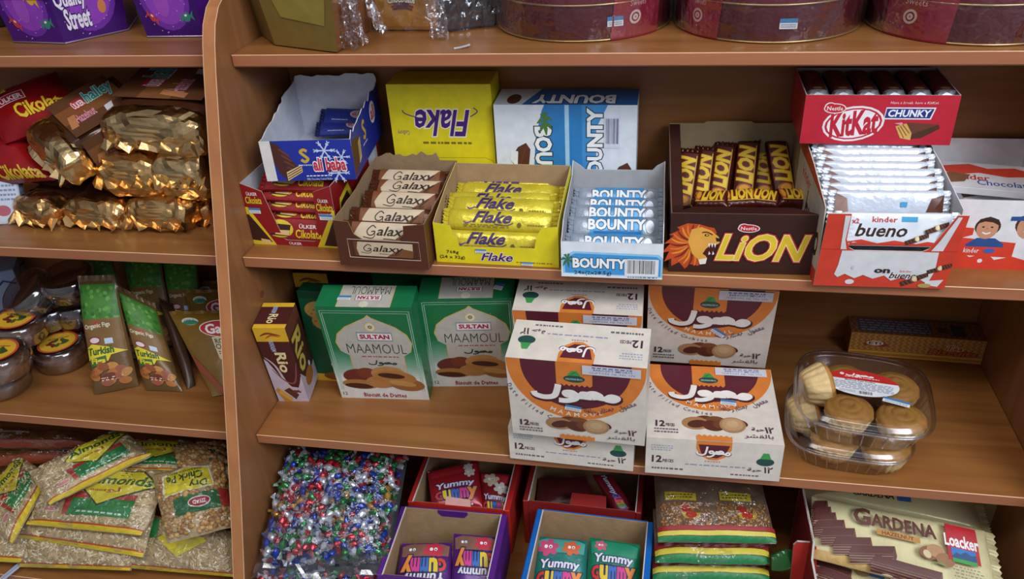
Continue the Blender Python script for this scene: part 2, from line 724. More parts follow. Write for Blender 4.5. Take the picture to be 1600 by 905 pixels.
def crumple(g, cen, ax, ay, az, mat, seed=0, amp=0.16, sub=3, boxy=0.55, fin=0.0):
    """creased foil lump: half axes ax, ay, az (vectors)"""
    bm = bmesh.new()
    bmesh.ops.create_icosphere(bm, subdivisions=sub, radius=1)
    cen, ax, ay, az = Vector(cen), Vector(ax), Vector(ay), Vector(az)
    off = Vector((seed * 3.1, seed * 1.3, seed * 2.3))
    for v in bm.verts:
        p = v.co.copy()
        q = Vector([math.copysign(abs(k) ** boxy, k) for k in p])
        if fin:  # pinch towards the front (-y) into a flat seam
            f = max(0.0, -p.y)
            q.z *= 1 - fin * f ** 1.5
        m = ax * q.x + ay * q.y + az * q.z
        n = (ax * (p.x / ax.length) + ay * (p.y / ay.length) + az * (p.z / az.length)).normalized()
        # folded foil: sharp ridges at two sizes
        r1 = 1 - 2 * abs(noise.noise(m * 24 + off))
        r2 = 1 - 2 * abs(noise.noise(Vector((m.x * 75, m.y * 60, m.z * 45)) + off))
        v.co = cen + m + n * amp * (.030 * (r1 - .6) + .014 * (r2 - .6))
    g.bm(bm, mat, False)

# ================================================================ the shelving unit
BW = 1.122      # bay width
unit = thing('shelving_unit', 'wooden shop shelving unit with a rounded upright divider between two bays', 'shelving', (0.5, 0, 0))
OFF = (0.5, 0, 0)


def part(g, name):
    o = g.build(name, unit, OFF)
    return o


PROF = [(-.60, 0), (-.48, .351), (-.43, .471), (-.365, .64), (-.323, .747), (-.285, .852), (-.25, .95), (-.211, 1.055), (-.196, 1.09), (-.184, 1.112), (-.165, 1.131), (-.14, 1.143), (-.10, 1.148), (.30, 1.148), (.40, 1.05), (.60, 0)]


def upright(x0, x1, name):
    g = G()
    n = len(PROF)
    A = [(x0, y, z) for y, z in PROF]
    B = [(x1, y, z) for y, z in PROF]
    tri = tessellate_polygon([[Vector((y, z, 0)) for y, z in PROF]])
    g.add(A, [list(t) for t in tri], WOODV)
    g.add(B, [list(t)[::-1] for t in tri], WOODV)
    g.add(A + B, [[i, (i + 1) % n, n + (i + 1) % n, n + i] for i in range(n)], EDGEV)
    o = part(g, name)
    g = G()
    for x in (x0, x1):
        s_ = 1 if x == x1 else -1
        vs = []
        for y, z in PROF[:13]:
            vs += [(x + s_ * .0003, y - .0004, z), (x + s_ * .0003, y + .0006, z), (x - s_ * .0006, y - .0004, z)]
        fs = []
        for i in range(12):
            a = 3 * i
            fs += [[a, a + 1, a + 4, a + 3], [a, a + 3, a + 5, a + 2]]
        g.add(vs, fs, CHIP)
    e = g.build('edge_trim', o)
    e.location = (-OFF[0], 0, 0)


upright(-.018, 0, 'divider_panel')
upright(BW, BW + .018, 'side_panel')
upright(-.018 - BW - .018, -.018 - BW, 'side_panel')
for x0, x1 in ((.002, BW - .001), (-.018 - BW + .001, -.020)):
    for z, y0 in ((Z1, F1), (Z2, F2), (Z3, F3), (Z4, F4)):
        g = G()
        yb = .34 if z == Z1 else 0.0
        c = .0022
        pr = [(y0 + c, z - .018), (y0, z - .018 + c), (y0, z - c * .35), (y0 + c * .35, z), (yb, z), (yb, z - .018)]
        n = len(pr)
        A = [(x0, y, q) for y, q in pr]
        B = [(x1, y, q) for y, q in pr]
        g.add(A, [list(range(n))], EDGE)
        g.add(B, [list(range(n))[::-1]], EDGE)
        for i in range(n):
            j = (i + 1) % n
            m = EDGE if i in (0, 1) else CHIP if i == 2 else WOOD
            g.add([A[i], A[j], B[j], B[i]], [[3, 2, 1, 0]], m)
        part(g, 'shelf_board')
    g = G()
    g.box((x0, .0, .0), (x1, .012, Z1 - .018), WOOD)
    part(g, 'back_panel')
    g = G()
    g.box((x0, -.42, 0), (x1, -.402, Z4 - .018), WOOD)
    part(g, 'kick_board')
# hole plugs (cam covers) on the divider
for y, z in ((-.235, .715), (-.36, .36)):
    g = G()
    bm = bmesh.new()
    bmesh.ops.create_circle(bm, cap_ends=True, radius=.006, segments=14)
    for v in bm.verts:
        v.co = Vector((.0006, y + v.co.x, z + v.co.y))
    g.bm(bm, K('#7a4a2c'))
    part(g, 'cam_cover')

g = G()
g.add([(-3, -4, 0), (4, -4, 0), (4, 2, 0), (-3, 2, 0)], [[0, 1, 2, 3]], K('#9a938a', 0.5))
fl = g.build('floor')
fl['kind'] = 'structure'

# ================================================================ printing shared by several boxes
Y1, PURP, NAVY, REDK = '#e3d21c', '#4a1f78', '#1b2f8c', '#b3152a'


def barcode_white(c, u0, v0, u1, v1):
    c.bars(u0, v0, u1, v1)


def flake_word(c, u0, v0, u1, v1, rot=0):
    w = u1 - u0
    c.text('Flake', u0 + w * .05, v0, u1 - w * .04, v1, PURP, .025, rot, .32, res=2, edge='#f4f0e0', ew=.03)
    if rot == 180:
        c.curve([(u1 - .02 * w, v1 - .25 * (v1 - v0)), (u1 + .10 * w, v1 - .05 * (v1 - v0)), (u1 + .04 * w, v1 + .1 * (v1 - v0))], .0016, PURP)
        c.curve([(u0 + .1 * w, v0 + .7 * (v1 - v0)), (u0 - .1 * w, v0 + .85 * (v1 - v0)), (u0 - .16 * w, v0 + 1.0 * (v1 - v0))], .0016, PURP)


def choc_wafer(c, u, v, s, a='#5a2a1c', b='#d9b26a', ang=0):
    """cut chocolate wafer bar, s = size as share of width"""
    r = c.w / c.h
    q = lambda x, y: (u + s * x, v + s * y * r)
    c.poly([q(0, .15), q(.55, .0), q(1, .35), q(.45, .6)], a)
    c.poly([q(0, .15), q(.0, -.25), q(.55, -.42), q(.55, .0)], '#452014')
    c.poly([q(.55, 0), q(.55, -.42), q(1, -.02), q(1, .35)], b)
    for k in range(3):
        y = -.08 - .1 * k
        c.line([q(.57, y), q(.98, y + .36)], s * c.w * .035, '#7a4a24')


# ================================================================ middle shelf, right bay
# ---- yellow closed carton at the back
def art(c):
    c.rect(0, 0, 1, 1, Y1)
    flake_word(c, .22, .60, .80, .80, 180)
    c.small(.3, .52, .78, .56, '#7a6b1c', 1, 2)
    c.text('Cadbury', .06, .60, .18, .65, PURP, 0, 180, res=1)
    c.line([(0, .43), (.3, .415), (.9, .42), (.97, .40), (1, .36)], .0010, '#b8a510')


p = PZ(681, 262, Z2)
tp = PY(690, 110.5, -.008)
hY = tp.z - Z2
pl = PZ(600, 134.5, tp.z)
pr_ = PZ(762.6, 137, tp.z)
wY = (pr_ - pl).length
carton('sweet_carton', 'tall yellow chocolate carton standing upside down behind the open yellow and brown trays', 'carton', wY, .066, hY,
       ((pl.x + pr_.x) / 2, -.075, Z2), (0, 0, .01), K(Y1, .45), {'front': art, 'top': lambda c: c.line([(0, .5), (1, .5)], .001, '#b8a510')})


# ---- white and blue coconut bar carton at the back
def bounty_word(c, u0, v0, u1, v1, rot=0, ew=.05):
    c.text('BOUNTY', u0, v0, u1, v1, '#f2f4f6', .045, rot, edge='#26303c', ew=ew)


def art(c):
    c.rect(0, 0, 1, 1, '#dfe5ee')
    c.poly([(.30, 0), (.27, .4), (.29, .7), (.34, .95), (.36, 1), (.62, 1), (.62, 0)], '#2f7fc2')
    c.poly([(.50, 0), (.50, 1), (.53, 1), (.53, 0)], '#a9d3ee')
    c.poly([(.62, 0), (.62, 1), (.80, 1), (.72, .8), (.72, .2), (.78, 0)], '#3f90d0')
    bounty_word(c, .29, .12, .40, .80, -90)
    bounty_word(c, .66, .28, .76, .96, 90)
    for cu, cv, s_ in ((.36, .86, 1), (.17, .30, .7)):
        for k in range(7):
            a = math.radians(20 + k * 52)
            c.line([(cu, cv), (cu + .03 * s_ * math.cos(a), cv + .075 * s_ * math.sin(a)), (cu + .055 * s_ * math.cos(a), cv + .10 * s_ * math.sin(a) - .03)], .006 * s_, '#4d7a3a', True)
    for cu, cv in ((.10, .50), (.82, .33)):
        c.poly([(cu, cv), (cu + .06, cv - .1), (cu + .13, cv - .1), (cu + .15, cv + .1), (cu + .12, cv + .16), (cu + .06, cv + .12)], '#5b3020')
        c.poly([(cu + .0, cv), (cu + .05, cv - .07), (cu + .06, cv + .08), (cu + .01, cv + .09)] if cu < .5 else [(cu + .09, cv - .09), (cu + .15, cv - .05), (cu + .15, cv + .1), (cu + .1, cv + .06)], '#eef0f2')
        c.line([(cu + .07, cv - .05), (cu + .11, cv + .1)], .003, '#7b4630', True)
    c.bars(.775, .62, .885, .90, '#3a2d6a', '#d8dcea', 18, 4)


def art_t(c):
    c.rect(0, 0, 1, 1, '#cfd6e0')
    c.poly([(.2, 0), (.3, 1), (1, 1), (1, 0)], '#2c66a8')
    bounty_word(c, .28, .12, .84, .6, 180)
    c.ell(.13, .35, .05, .3, '#5b3020')


tp = PY(960, 122 * 1 / 1 * 0 + 90 + 122 / 2.515, -.012)
hB = tp.z - Z2
pl, pr_ = PZ(771.3, 162.4, tp.z), PZ(996, 165.5, tp.z)
carton('coconut_bar_carton', 'white and blue coconut bar carton standing on end against the back', 'carton', (pr_ - pl).length, abs(pl.y + .012) + .0, hB,
       ((pl.x + pr_.x) / 2, (pl.y + pr_.y) / 2, Z2), (0, 0, .006), K('#dfe5ee', .4), {'front': art, 'top': art_t})


# ---- open white and blue tray of coconut bars
def art(c):
    c.rect(0, 0, 1, 1, '#dfe6ee')
    c.poly([(.02, .1), (.0, .55), (.12, .74), (.5, .72), (.96, .70), (1, .6), (1, .05)], '#8fc7ea')
    c.poly([(.04, .12), (.03, .5), (.14, .68), (.5, .66), (.94, .64), (.98, .55), (.98, .08)], '#3a96d8')
    for k in range(7):
        a = math.radians(20 + k * 52)
        c.line([(.065, .52), (.065 + .04 * math.cos(a), .52 + .14 * math.sin(a)), (.065 + .07 * math.cos(a), .52 + .2 * math.sin(a) - .06)], .0035, '#3f6b35', True)
    bounty_word(c, .12, .28, .635, .54)
    c.text('24x(2x28.5g)', .13, .05, .50, .19, '#1d2430', .01, res=1)
    c.bars(.63, .08, .96, .56, BLACK, WHITE, 24, 8)
    c.small(.66, .02, .95, .07, '#303030', 1, 4)


w, d, hf, hb = .134, .172, .0533, .084
sd = [(0.0012, hf), (.012, hf + .004), (.03, hf + .016), (.05, hf + .02), (d * .9, hb - .004), (d, hb + .012)]
tray_box('coconut_bar_tray', 'open white and blue tray holding rows of silver coconut bars', 'display box', w, d,
         [(-w / 2, hf), (w / 2, hf)], sd, [(-w / 2, hb + .012), (-w / 2 + .012, hb + .004), (-w / 2 + .018, hb - .002), (w / 2 - .018, hb - .002), (w / 2 - .012, hb + .005), (w / 2, hb + .012)],
         (.5423, -.2782, Z2), (0, 0, .0152), K('#d5dde6', .5), GREYB, K('#c9ccd2', .7), art)


def bart(c):
    c.put([(.2, 0), (.82, 0), (.82, 1), (.2, 1)], [[0, 1, 2, 3]], K('#4a96d0', .35, .2))
    c.put([(.24, .0), (.8, .0), (.8, .28), (.24, .28)], [[0, 1, 2, 3]], K('#2472b8', .35, .2))
    c.text('BOUNTY', .18, .36, .84, .82, '#e4e8ee', .04, edge='#4a5058', ew=.05)
    c.ell(.9, .5, .05, .3, K('#8f9096', .3, .6))


SILV = K('#aab6c6', .3, .4, .1, 50, .3, 90)
b0 = bar('coconut_bar', '', 'chocolate bar', .116, .032, .017, SILV, SILV, bart, e=.12)
names = ['frontmost, behind the rim of its tray', 'second row from the front', 'third row from the front', 'fourth row from the front', 'fifth row from the front', 'rearmost row']
for i, (u, v) in enumerate(((958, 371), (962, 356), (963, 338), (964, 325), (966, 310), (967, 296))):
    q = PZ(u, v, Z2 + .042)
    o = b0 if i == 0 else dup(b0)
    o.location, o.rotation_euler = (q.x, q.y + .006, q.z - .006 - (.012 if i == 0 else 0)), (math.radians(48), 0, .015 + .02 * math.sin(i * 2))
    o['label'] = 'silver and blue coconut bar, ' + names[i]
    o['group'] = 'coconut bars in the tray'


# ---- yellow tray of flaky chocolate bars
def art(c):
    c.rect(0, 0, 1, 1, Y1)
    flake_word(c, .36, .10, .62, .30)
    c.text('768g', .09, .24, .19, .34, '#2c2410', .01, res=1)
    c.text('(24 x 32g)', .03, .10, .24, .21, '#2c2410', .01, res=1)
    c.small(.66, .08, .95, .14, '#8a7a1c', 1, 3)


w, d, hf, hb = .1744, .139, .0622, .092
fo = [(-w / 2, hf), (-w * .36, hf - .004), (-w * .345, hf - .014), (-w * .31, hf - .022), (-w * .30, hf - .036), (w * .31, hf - .034), (w * .32, hf - .024), (w * .34, hf - .012), (w * .37, hf - .002), (w / 2, hf)]
sd = [(.001, hf), (.02, hf + .006), (d * .6, hb - .008), (d, hb)]
e = tray_box('flake_bar_tray', 'open yellow tray of yellow flaky chocolate bars beside the brown tray', 'display box', w, d, fo, sd, [(-w / 2, hb), (w / 2, hb)],
             (.3819, -.2554, Z2), (0, 0, -.018), K(Y1, .45), KRAFT, K('#c9b36a', .7), None)
g = G()
cc = flat(g, (-w / 2, 0, 0), (1, 0, 0), (0, 0, 1), w, hf, .0006)
cc.n = 0
for q in (lambda c: (flake_word(c, .36, .10, .64, .30), c.text('768g', .09, .22, .19, .32, '#2c2410', .01, res=1), c.text('(24 x 32g)', .03, .09, .24, .19, '#2c2410', .01, res=1), c.small(.66, .07, .95, .12, '#8a7a1c', 1, 3)),):
    q(cc)
merge(e, 'front_panel', g)
sticker(e, (-.03, 0, .018), (1, 0, 0), (0, 0, 1), .016, .006)
sticker(e, (.035, -.0, .001), (1, 0, 0), (0, 0, 1), .016, .006)


def bart(c):
    c.text('Flake', .25, .32, .62, .86, '#3a1a5c', .03, 0, .4)
    c.curve([(.64, .34), (.58, .22), (.46, .26)], .0012, '#3a1a5c')
    c.curve([(.24, .36), (.19, .26), (.16, .34)], .0016, '#6a3a9a')
    c.small(.16, .08, .6, .24, '#8a7420', 2, 2)
    c.ell(.70, .25, .02, .12, '#6b5a10')
    c.small(.78, .2, .95, .34, '#8a7420', 1, 5)


YB = K('#d6c436', .3, .25, .12, 40, .5, 70)
b0 = bar('flake_bar', '', 'chocolate bar', .146, .03, .02, YB, YB, bart, e=.09)
nm = ['lying low in the front cut-out of its tray', 'second from the front, tilted', 'third from the front', 'fourth from the front', 'fifth from the front', 'sixth from the front', 'pushed against the back wall of its tray']
for i, (u, v, dz) in enumerate(((772, 374, -.022), (781, 344, .002), (786, 326, .006), (781, 316, .006), (797, 303, .002), (795, 289, .006), (797, 277, .010))):
    q = PZ(u, v, Z2 + .05 + dz)
    o = b0 if i == 0 else dup(b0)
    o.location, o.rotation_euler = (q.x, q.y + .008, q.z - .008), (math.radians((58, 50, 40, 46, 40, 44, 50)[i]), .02 * math.sin(i * 1.7), -.02 + .03 * math.sin(i * 2.3))
    o['label'] = 'yellow flaky chocolate bar, ' + nm[i]
    o['group'] = 'flaky bars in the yellow tray'

# ---- brown tray of milk chocolate bars
CBR = '#4b2416'


def galaxy_word(c, u0, v0, u1, v1, col='#2a1a18'):
    w = u1 - u0
    h = v1 - v0
    q = lambda x, y: (u0 + w * x, v0 + h * y)
    k = min(c.w * w * .022, c.h * h * .16)
    c.curve([q(.22, .80), q(.14, .97), q(.03, .6), q(.05, .28), (q(.14, .25)), q(.20, .45), q(.19, .55), q(.12, .5)], k, col)
    c.curve([q(.19, .5), q(.2, .2), q(.12, .0), q(-.06, .1)], k * .7, col)
    c.text('alaxy', u0 + w * .25, v0 + h * .02, u1, v0 + h * .92, col, .012, 0, .30)
    c.curve([q(.9, .1), q(.78, -.12), q(.6, -.02), q(.4, .0)], k * .6, col)


def art(c):
    c.line([(.13, .30), (.92, .30), (.92, .90), (.13, .90), (.13, .30)], .0009, '#d8c8b8')
    c.poly([(.17, .36), (.88, .36), (.88, .84), (.17, .84)], '#4a2a1a')
    c.poly([(.20, .37), (.84, .37), (.85, .83), (.19, .83)], '#c9b59a')
    c.poly([(.55, .37), (.84, .37), (.85, .60), (.72, .66), (.62, .5)], '#7c4c2e')
    c.poly([(.19, .83), (.24, .83), (.22, .6), (.24, .37), (.2, .37)], '#6a3c22')
    galaxy_word(c, .29, .46, .74, .76)


w, d, hf, hb = .132, .178, .071, .089
fo = [(-w / 2, hf), (-w * .33, hf - .001), (-w * .29, hf - .02), (-w * .20, hf - .028), (w * .22, hf - .027), (w * .26, hf - .02), (w * .27, hf - .004), (w / 2, hf)]
sd = torn((.001, hf), (d * .5, hf + .006), .001, 5, 3) + [(d * .7, hb - .005), (d, hb)]
bo = [(-w / 2, hb)] + torn((-w * .42, hb + .004), (w * .26, hb + .012), .0045, 12, 5) + [(w * .3, hb), (w / 2, hb)]
tray_box('chocolate_bar_tray', 'open brown tray with torn cardboard rim holding milk chocolate bars', 'display box', w, d, fo, sd, bo, (.2238, -.2758, Z2), (0, 0, -.031),
         K('#54291a', .5), K('#94795a', .8, bump=.15), K('#9a7a58', .8), None)
e = bpy.data.objects['chocolate_bar_tray']
g = G()
cc = flat(g, (-w / 2, 0, 0), (1, 0, 0), (0, 0, 1), w, .048, .0006)
art(cc)
merge(e, 'front_panel', g)


def bart(c):
    c.put([(.08, .05), (.93, .05), (.93, .95), (.08, .95)], [[0, 1, 2, 3]], '#cdb99c')
    c.poly([(.6, .05), (.93, .05), (.93, .95), (.86, .7), (.7, .3)], '#7a4527')
    c.poly([(.08, .95), (.08, .05), (.16, .05), (.12, .4), (.2, .95)], '#7a4527')
    galaxy_word(c, .28, .22, .86, .82)


BB = K('#5a2c1c', .28, .3, .1, 40, .4, 70)
b0 = bar('milk_chocolate_bar', '', 'chocolate bar', .112, .032, .014, BB, BB, bart, e=.1)
nm = ['frontmost, half behind the rim of its tray', 'second from the front', 'third from the front', 'fourth from the front', 'rearmost, lying against the torn back wall']
for i, (u, v, dz) in enumerate(((601, 362, -.008), (613, 341, 0), (631, 316, .006), (639, 298, .006), (640, 281, .012))):
    q = PZ(u, v, Z2 + .055 + dz)
    o = b0 if i == 0 else dup(b0)
    o.location, o.rotation_euler = (q.x, q.y + .006, q.z - .006), (math.radians((58, 52, 46, 30, 40)[i]), .0, -.03 + .02 * math.sin(i * 2.1))
    o['label'] = 'brown and cream milk chocolate bar, ' + nm[i]
    o['group'] = 'milk chocolate bars in the brown tray'

# ---- dark brown box with the lion emblem
LB = '#35160f'


def lion_word(c, u0, v0, u1, v1, fill='#e8c52c', ew=.06):
    c.text('LiON', u0, v0, u1, v1, '#c0261c', .07, 0, .30, edge='#20100a', ew=.02, res=3)
    c.text('LiON', u0, v0, u1, v1, fill, .02, 0, .30, edge='#f3e7b0', ew=.02, res=3)


def lion_head(c, cu, cv, s):
    """roaring lion's head in profile, s in metres"""
    q = lambda x, y: (cu + x * s / c.w, cv + y * s / c.h)
    mane = [(.10, .50), (-.15, .52), (-.36, .42), (-.30, .36), (-.52, .24), (-.42, .22), (-.62, .02), (-.48, .04), (-.66, -.2), (-.50, -.16), (-.60, -.42), (-.45, -.33), (-.44, -.52), (-.28, -.42), (-.15, -.58), (-.05, -.46), (.12, -.50), (.26, -.36), (.10, -.28), (.0, -.1), (.1, .1), (.3, .2), (.46, .3), (.40, .42), (.28, .44)]
    c.poly([q(*p) for p in mane], '#c4491c')
    for k in range(15):
        a = math.radians(70 + k * 14)
        c.curve([q(.12 * math.cos(a), .12 * math.sin(a)), q(.32 * math.cos(a + .25), .32 * math.sin(a + .25)), q(.50 * math.cos(a + .15), .50 * math.sin(a + .15))], s * .045, ('#e8902c', '#7c2413', '#e07a24')[k % 3], True)
    c.poly([q(*p) for p in [(-.06, .38), (.14, .44), (.34, .36), (.50, .22), (.56, .10), (.50, .04), (.36, .02), (.30, -.06), (.22, -.18), (.30, -.30), (.14, -.36), (-.02, -.2), (-.12, .1)]], '#e6a748')
    c.poly([q(*p) for p in [(.46, .05), (.36, .03), (.26, -.08), (.20, -.2), (.30, -.27), (.42, -.2), (.44, -.08)]], '#4a0f10')
    for x in (.42, .36, .3):
        c.poly([q(x, .05), q(x + .045, .05), q(x + .03, -.05)], '#f4efe2')
    for x in (.40, .32):
        c.poly([q(x, -.22), q(x + .045, -.2), q(x + .01, -.13)], '#f4efe2')
    c.poly([q(.44, .20), q(.55, .17), q(.56, .1), q(.47, .1)], '#20120c')
    c.ell(*q(.26, .25), .045 * s / c.w, .03 * s / c.h, '#20120c')
    c.ell(*q(.265, .252), .02 * s / c.w, .016 * s / c.h, '#f1d34a')
    c.curve([q(.16, .31), q(.26, .32), q(.38, .26)], s * .03, '#7c2413')
    c.poly([q(*p) for p in [(.12, -.34), (.30, -.30), (.28, -.44), (.16, -.46)]], '#efe6d6')


def nestle(c, u, v, w, h):
    c.ell(u, v, w, h * .8, '#e9dfdf')
    c.ell(u - w * .45, v + h * .25, w * .5, h * .7, '#e9dfdf')
    c.ell(u, v, w * .9, h * .66, '#c4202c')
    c.ell(u - w * .42, v + h * .22, w * .42, h * .58, '#c4202c')
    c.text('Nestle', u - w * .7, v - h * .3, u + w * .7, v + h * .35, '#f4eeee', .01, res=1)


def art(c):
    lion_head(c, .165, .47, .062)
    lion_word(c, .33, .24, .94, .66)
    nestle(c, .53, .77, .075, .085)


w, d, hf, hb = .1866, .2415, .0877, .120
e = tray_box('lion_bar_box', 'open dark brown box with a roaring lion head and yellow lettering', 'display box', w, d, [(-w / 2, hf), (w / 2, hf)],
             [(.0012, hf), (.03, hf), (d, hb)], [(-w / 2, hb), (-w * .22, hb), (-w * .2, hb + .003), (w * .15, hb + .003), (w * .17, hb), (w / 2, hb)],
             (.7103, -.2524, Z2), (0, 0, .0319), K(LB, .5), KRAFT2, K('#7a5c3c', .8), art)
g = G()
g.prism((0, .0012, hf), (1, 0, 0), (0, 1, -.10), [(-w / 2 + .001, 0), (w / 2 - .001, 0), (w * .34, .024), (-w * .34, .024)], .0012, K(LB, .5), K(LB, .5), K('#8a6c4c', .8))
g.build('top_flap', e)
g = G()
g.prism((-w / 2 + .0015, d * .99, 0.002), (0, -1, 0), (0, 0, 1), [(0, 0), (d * .86, 0), (d * .86, hf - .006), (0, hb - .003)], .015, K(LB, .6), K('#2c130d', .6), K('#3a1a12', .6))
g.build('inner_flap', e)


def bart(c):
    c.put([(.08, .1), (.94, .1), (.94, .95), (.08, .95)], [[0, 1, 2, 3]], '#4c1a12')
    c.text('LION', .27, .2, .88, .86, '#d9b728', .05, 0, .25, edge='#8a2416', ew=.05)
    c.ell(.16, .5, .09, .36, '#b0591f')
    c.ell(.17, .5, .06, .24, '#d6952e')
    c.line([(.1, .14), (.9, .14)], .0012, '#c8a026')


LBM = K('#47160f', .26, .3, .1, 40, .4, 60)
b0 = bar('lion_bar', '', 'chocolate bar', .098, .034, .02, LBM, LBM, bart, e=.1)
spec = [(1073, 283, -98, .030, 'standing at the left wall of its box'), (1098, 279, -97, .028, 'second of the upright back row from the tray wall'), (1128, 272, -99, .030, 'third of the upright back row'),
        (1167, 266, -96, .034, 'fourth of the upright back row'), (1193, 268, -88, .022, 'wedged deep between two upright ones'), (1219, 264, -78, .034, 'tilted against the right wall of its box')]
first = True
for u, v, az, dz, tx in spec:
    q = PZ(u, v, Z2 + .028 + dz)
    o = b0 if first else dup(b0)
    first = False
    # long axis up and away from the viewer: tilt about local y
    R_ = Matrix.Rotation(math.radians(az + 180 - 0), 4, 'Z')
    T_ = Matrix.Rotation(math.radians(-42), 4, 'Y')
    o.rotation_euler = (R_ @ T_).to_euler()
    o.location = (q.x, q.y + .012, q.z - .012)
    o['label'] = 'dark brown bar with yellow lettering, ' + tx
    o['group'] = 'lion bars in the brown box'
for i, (u, v, tx) in enumerate(((1115, 309, 'lying lowest beside the tray wall'), (1156, 307, 'lying second along the front rim'), (1192, 307, 'lying third along the front rim'), (1238, 306, 'lying in the corner behind the front rim'))):
    q = PZ(u, v + 6, Z2 + .060)
    o = dup(b0)
    o.rotation_euler = (math.radians(12), math.radians(-8 + 5 * i), math.radians((-12, 6, -8, 14)[i]))
    o.location = (q.x, q.y + .016, q.z - .016)
    o['label'] = 'dark brown bar with yellow lettering, ' + tx
    o['group'] = 'lion bars in the brown box'
    o.scale = (.5, 1, 1)

# ---- tall tray of white hazelnut cream bars
RO = '#d8402a'


def bueno_bits(c, u, v, s, ang=20):
    """two dark cream-filled wafer pieces"""
    r = c.w / c.h
    ca, sa = math.cos(math.radians(ang)), math.sin(math.radians(ang))
    q = lambda x, y: (u + s * (x * ca - y * sa), v + s * r * (x * sa + y * ca))
    c.poly([q(0, -.12), q(.5, -.14), q(.55, .0), q(.5, .13), (q(0, .12))], '#47281c')
    for k in range(3):
        c.line([q(.1 + .14 * k, .12), q(.16 + .14 * k, -.12)], s * c.w * .03, '#7c5238')
    c.ell(*q(.58, .04), s * .13, s * r * .15, '#e0c48c')
    c.ell(*q(.585, .04), s * .085, s * r * .10, '#f1e2b8')
    c.poly([q(.62, -.12), q(1.05, -.08), q(1.1, .12), q(.66, .16)], '#47281c')
    for k in range(3):
        c.line([q(.72 + .12 * k, .14), q(.78 + .12 * k, -.1)], s * c.w * .03, '#7c5238')


w, d, hf, hb = .158, .198, .060, .134
aB = .0283
eb = tray_box('hazelnut_bar_tray', 'tall white and orange tray packed with white hazelnut cream bars', 'display box', w, d,
              [(-w / 2, .113), (-w * .33, .113), (-w * .325, .075), (-w * .29, .062), (-w * .25, .058), (w * .25, .058), (w * .29, .062), (w * .325, .075), (w * .42, .113), (w / 2, .113)],
              [(.001, .11), (d * .5, .125), (d, hb)], [(-w / 2, hb), (w / 2, hb)], (.8799, -.2726, Z2), (0, 0, aB), K(RO, .4), WHITE, K('#d9d2cc', .7), None, lean=.16)
g = G()
c = flat(g, (-w / 2, 0, 0), (1, 0, 0), (0, -math.sin(.16), math.cos(.16)), w, .058, .0004)
c.poly([(.14, .34), (.17, .26), (.22, .36), (.30, .24), (.36, .34), (.44, .24), (.52, .34), (.58, .20), (.66, .30), (.74, .16), (.80, .24), (.86, .14), (.885, .5), (.87, 1), (.16, 1), (.155, .6)], WHITE)
c.text('bueno', .56, .27, .76, .43, '#3a2018', .02, 0, .25)
c.text('kinder', .63, .44, .72, .50, '#c8322a', .01, res=1)
c.ell(.27, .14, .035, .07, WHITE)
c.poly([(.84, .22), (.97, .26), (.94, .06), (.84, .10)], WHITE)
bueno_bits(c, .66, .10, .20, 30)
bueno_bits(c, .83, .46, .17, 24)
c.ell(.84, .09, .05, .06, '#b9a05a')
c.text('on', .44, .42, .55, .52, '#2a2020', .04)
c.ell(.27, .55, .012, .05, '#cfd0d6')
c2 = flat(g, (-w / 2, 0, 0), (1, 0, 0), (0, -math.sin(.16), math.cos(.16)), w, .113, .0004)
for s_ in (0, 1):
    if s_:
        c2.poly([(.81, .53), (.85, .66), (.925, .98), (.955, .98), (.895, .53)], WHITE)
    else:
        c2.poly([(.19, .53), (.165, .66), (.165, .98), (.125, .98), (.145, .53)], WHITE)
c2.line([(0.0, .53), (.15, .53)], .0005, '#b83020')
c2.line([(.87, .53), (1, .53)], .0005, '#b83020')
merge(eb, 'front_panel', g)
g = G()
c2 = flat(g, (-w / 2, d, 0), (0, -1, 0), (0, 0, 1), d, .11, .0003)
c2.rect(0, 0, 1, 1, '#cfc8bd')
c2.text('bueno', .42, .3, .95, .75, '#3a2018', .02, 0, .2)
c2.text('kinder', .2, .78, .5, .92, '#c8322a', .01)
c2.poly([(0, 0), (1, 0), (1, .2), (.6, .1), (.3, .25), (0, .15)], RO)
merge(eb, 'side_panel', g, 0)


def bart(c):
    c.put([(.03, .0), (.97, .0), (.97, 1), (.03, 1)], [[0, 1, 2, 3]], K('#dfe4ee', .3))
    c.poly([(.04, .02), (.96, .02), (.96, .1), (.8, .18), (.7, .1), (.5, .2), (.35, .1), (.2, .22), (.04, .12)], RO)
    c.text('bueno', .14, .32, .60, .70, '#3a2018', .02, 0, .25)
    c.text('kinder', .28, .76, .50, .92, '#c8322a', .015, res=1)
    c.rect(.54, .78, .68, .93, '#3f9fd0')
    c.text('x2', .1, .72, .16, .86, '#c8322a', .02, res=1)
    bueno_bits(c, .60, .12, .2, 24)
    bueno_bits(c, .76, .48, .2, 24)


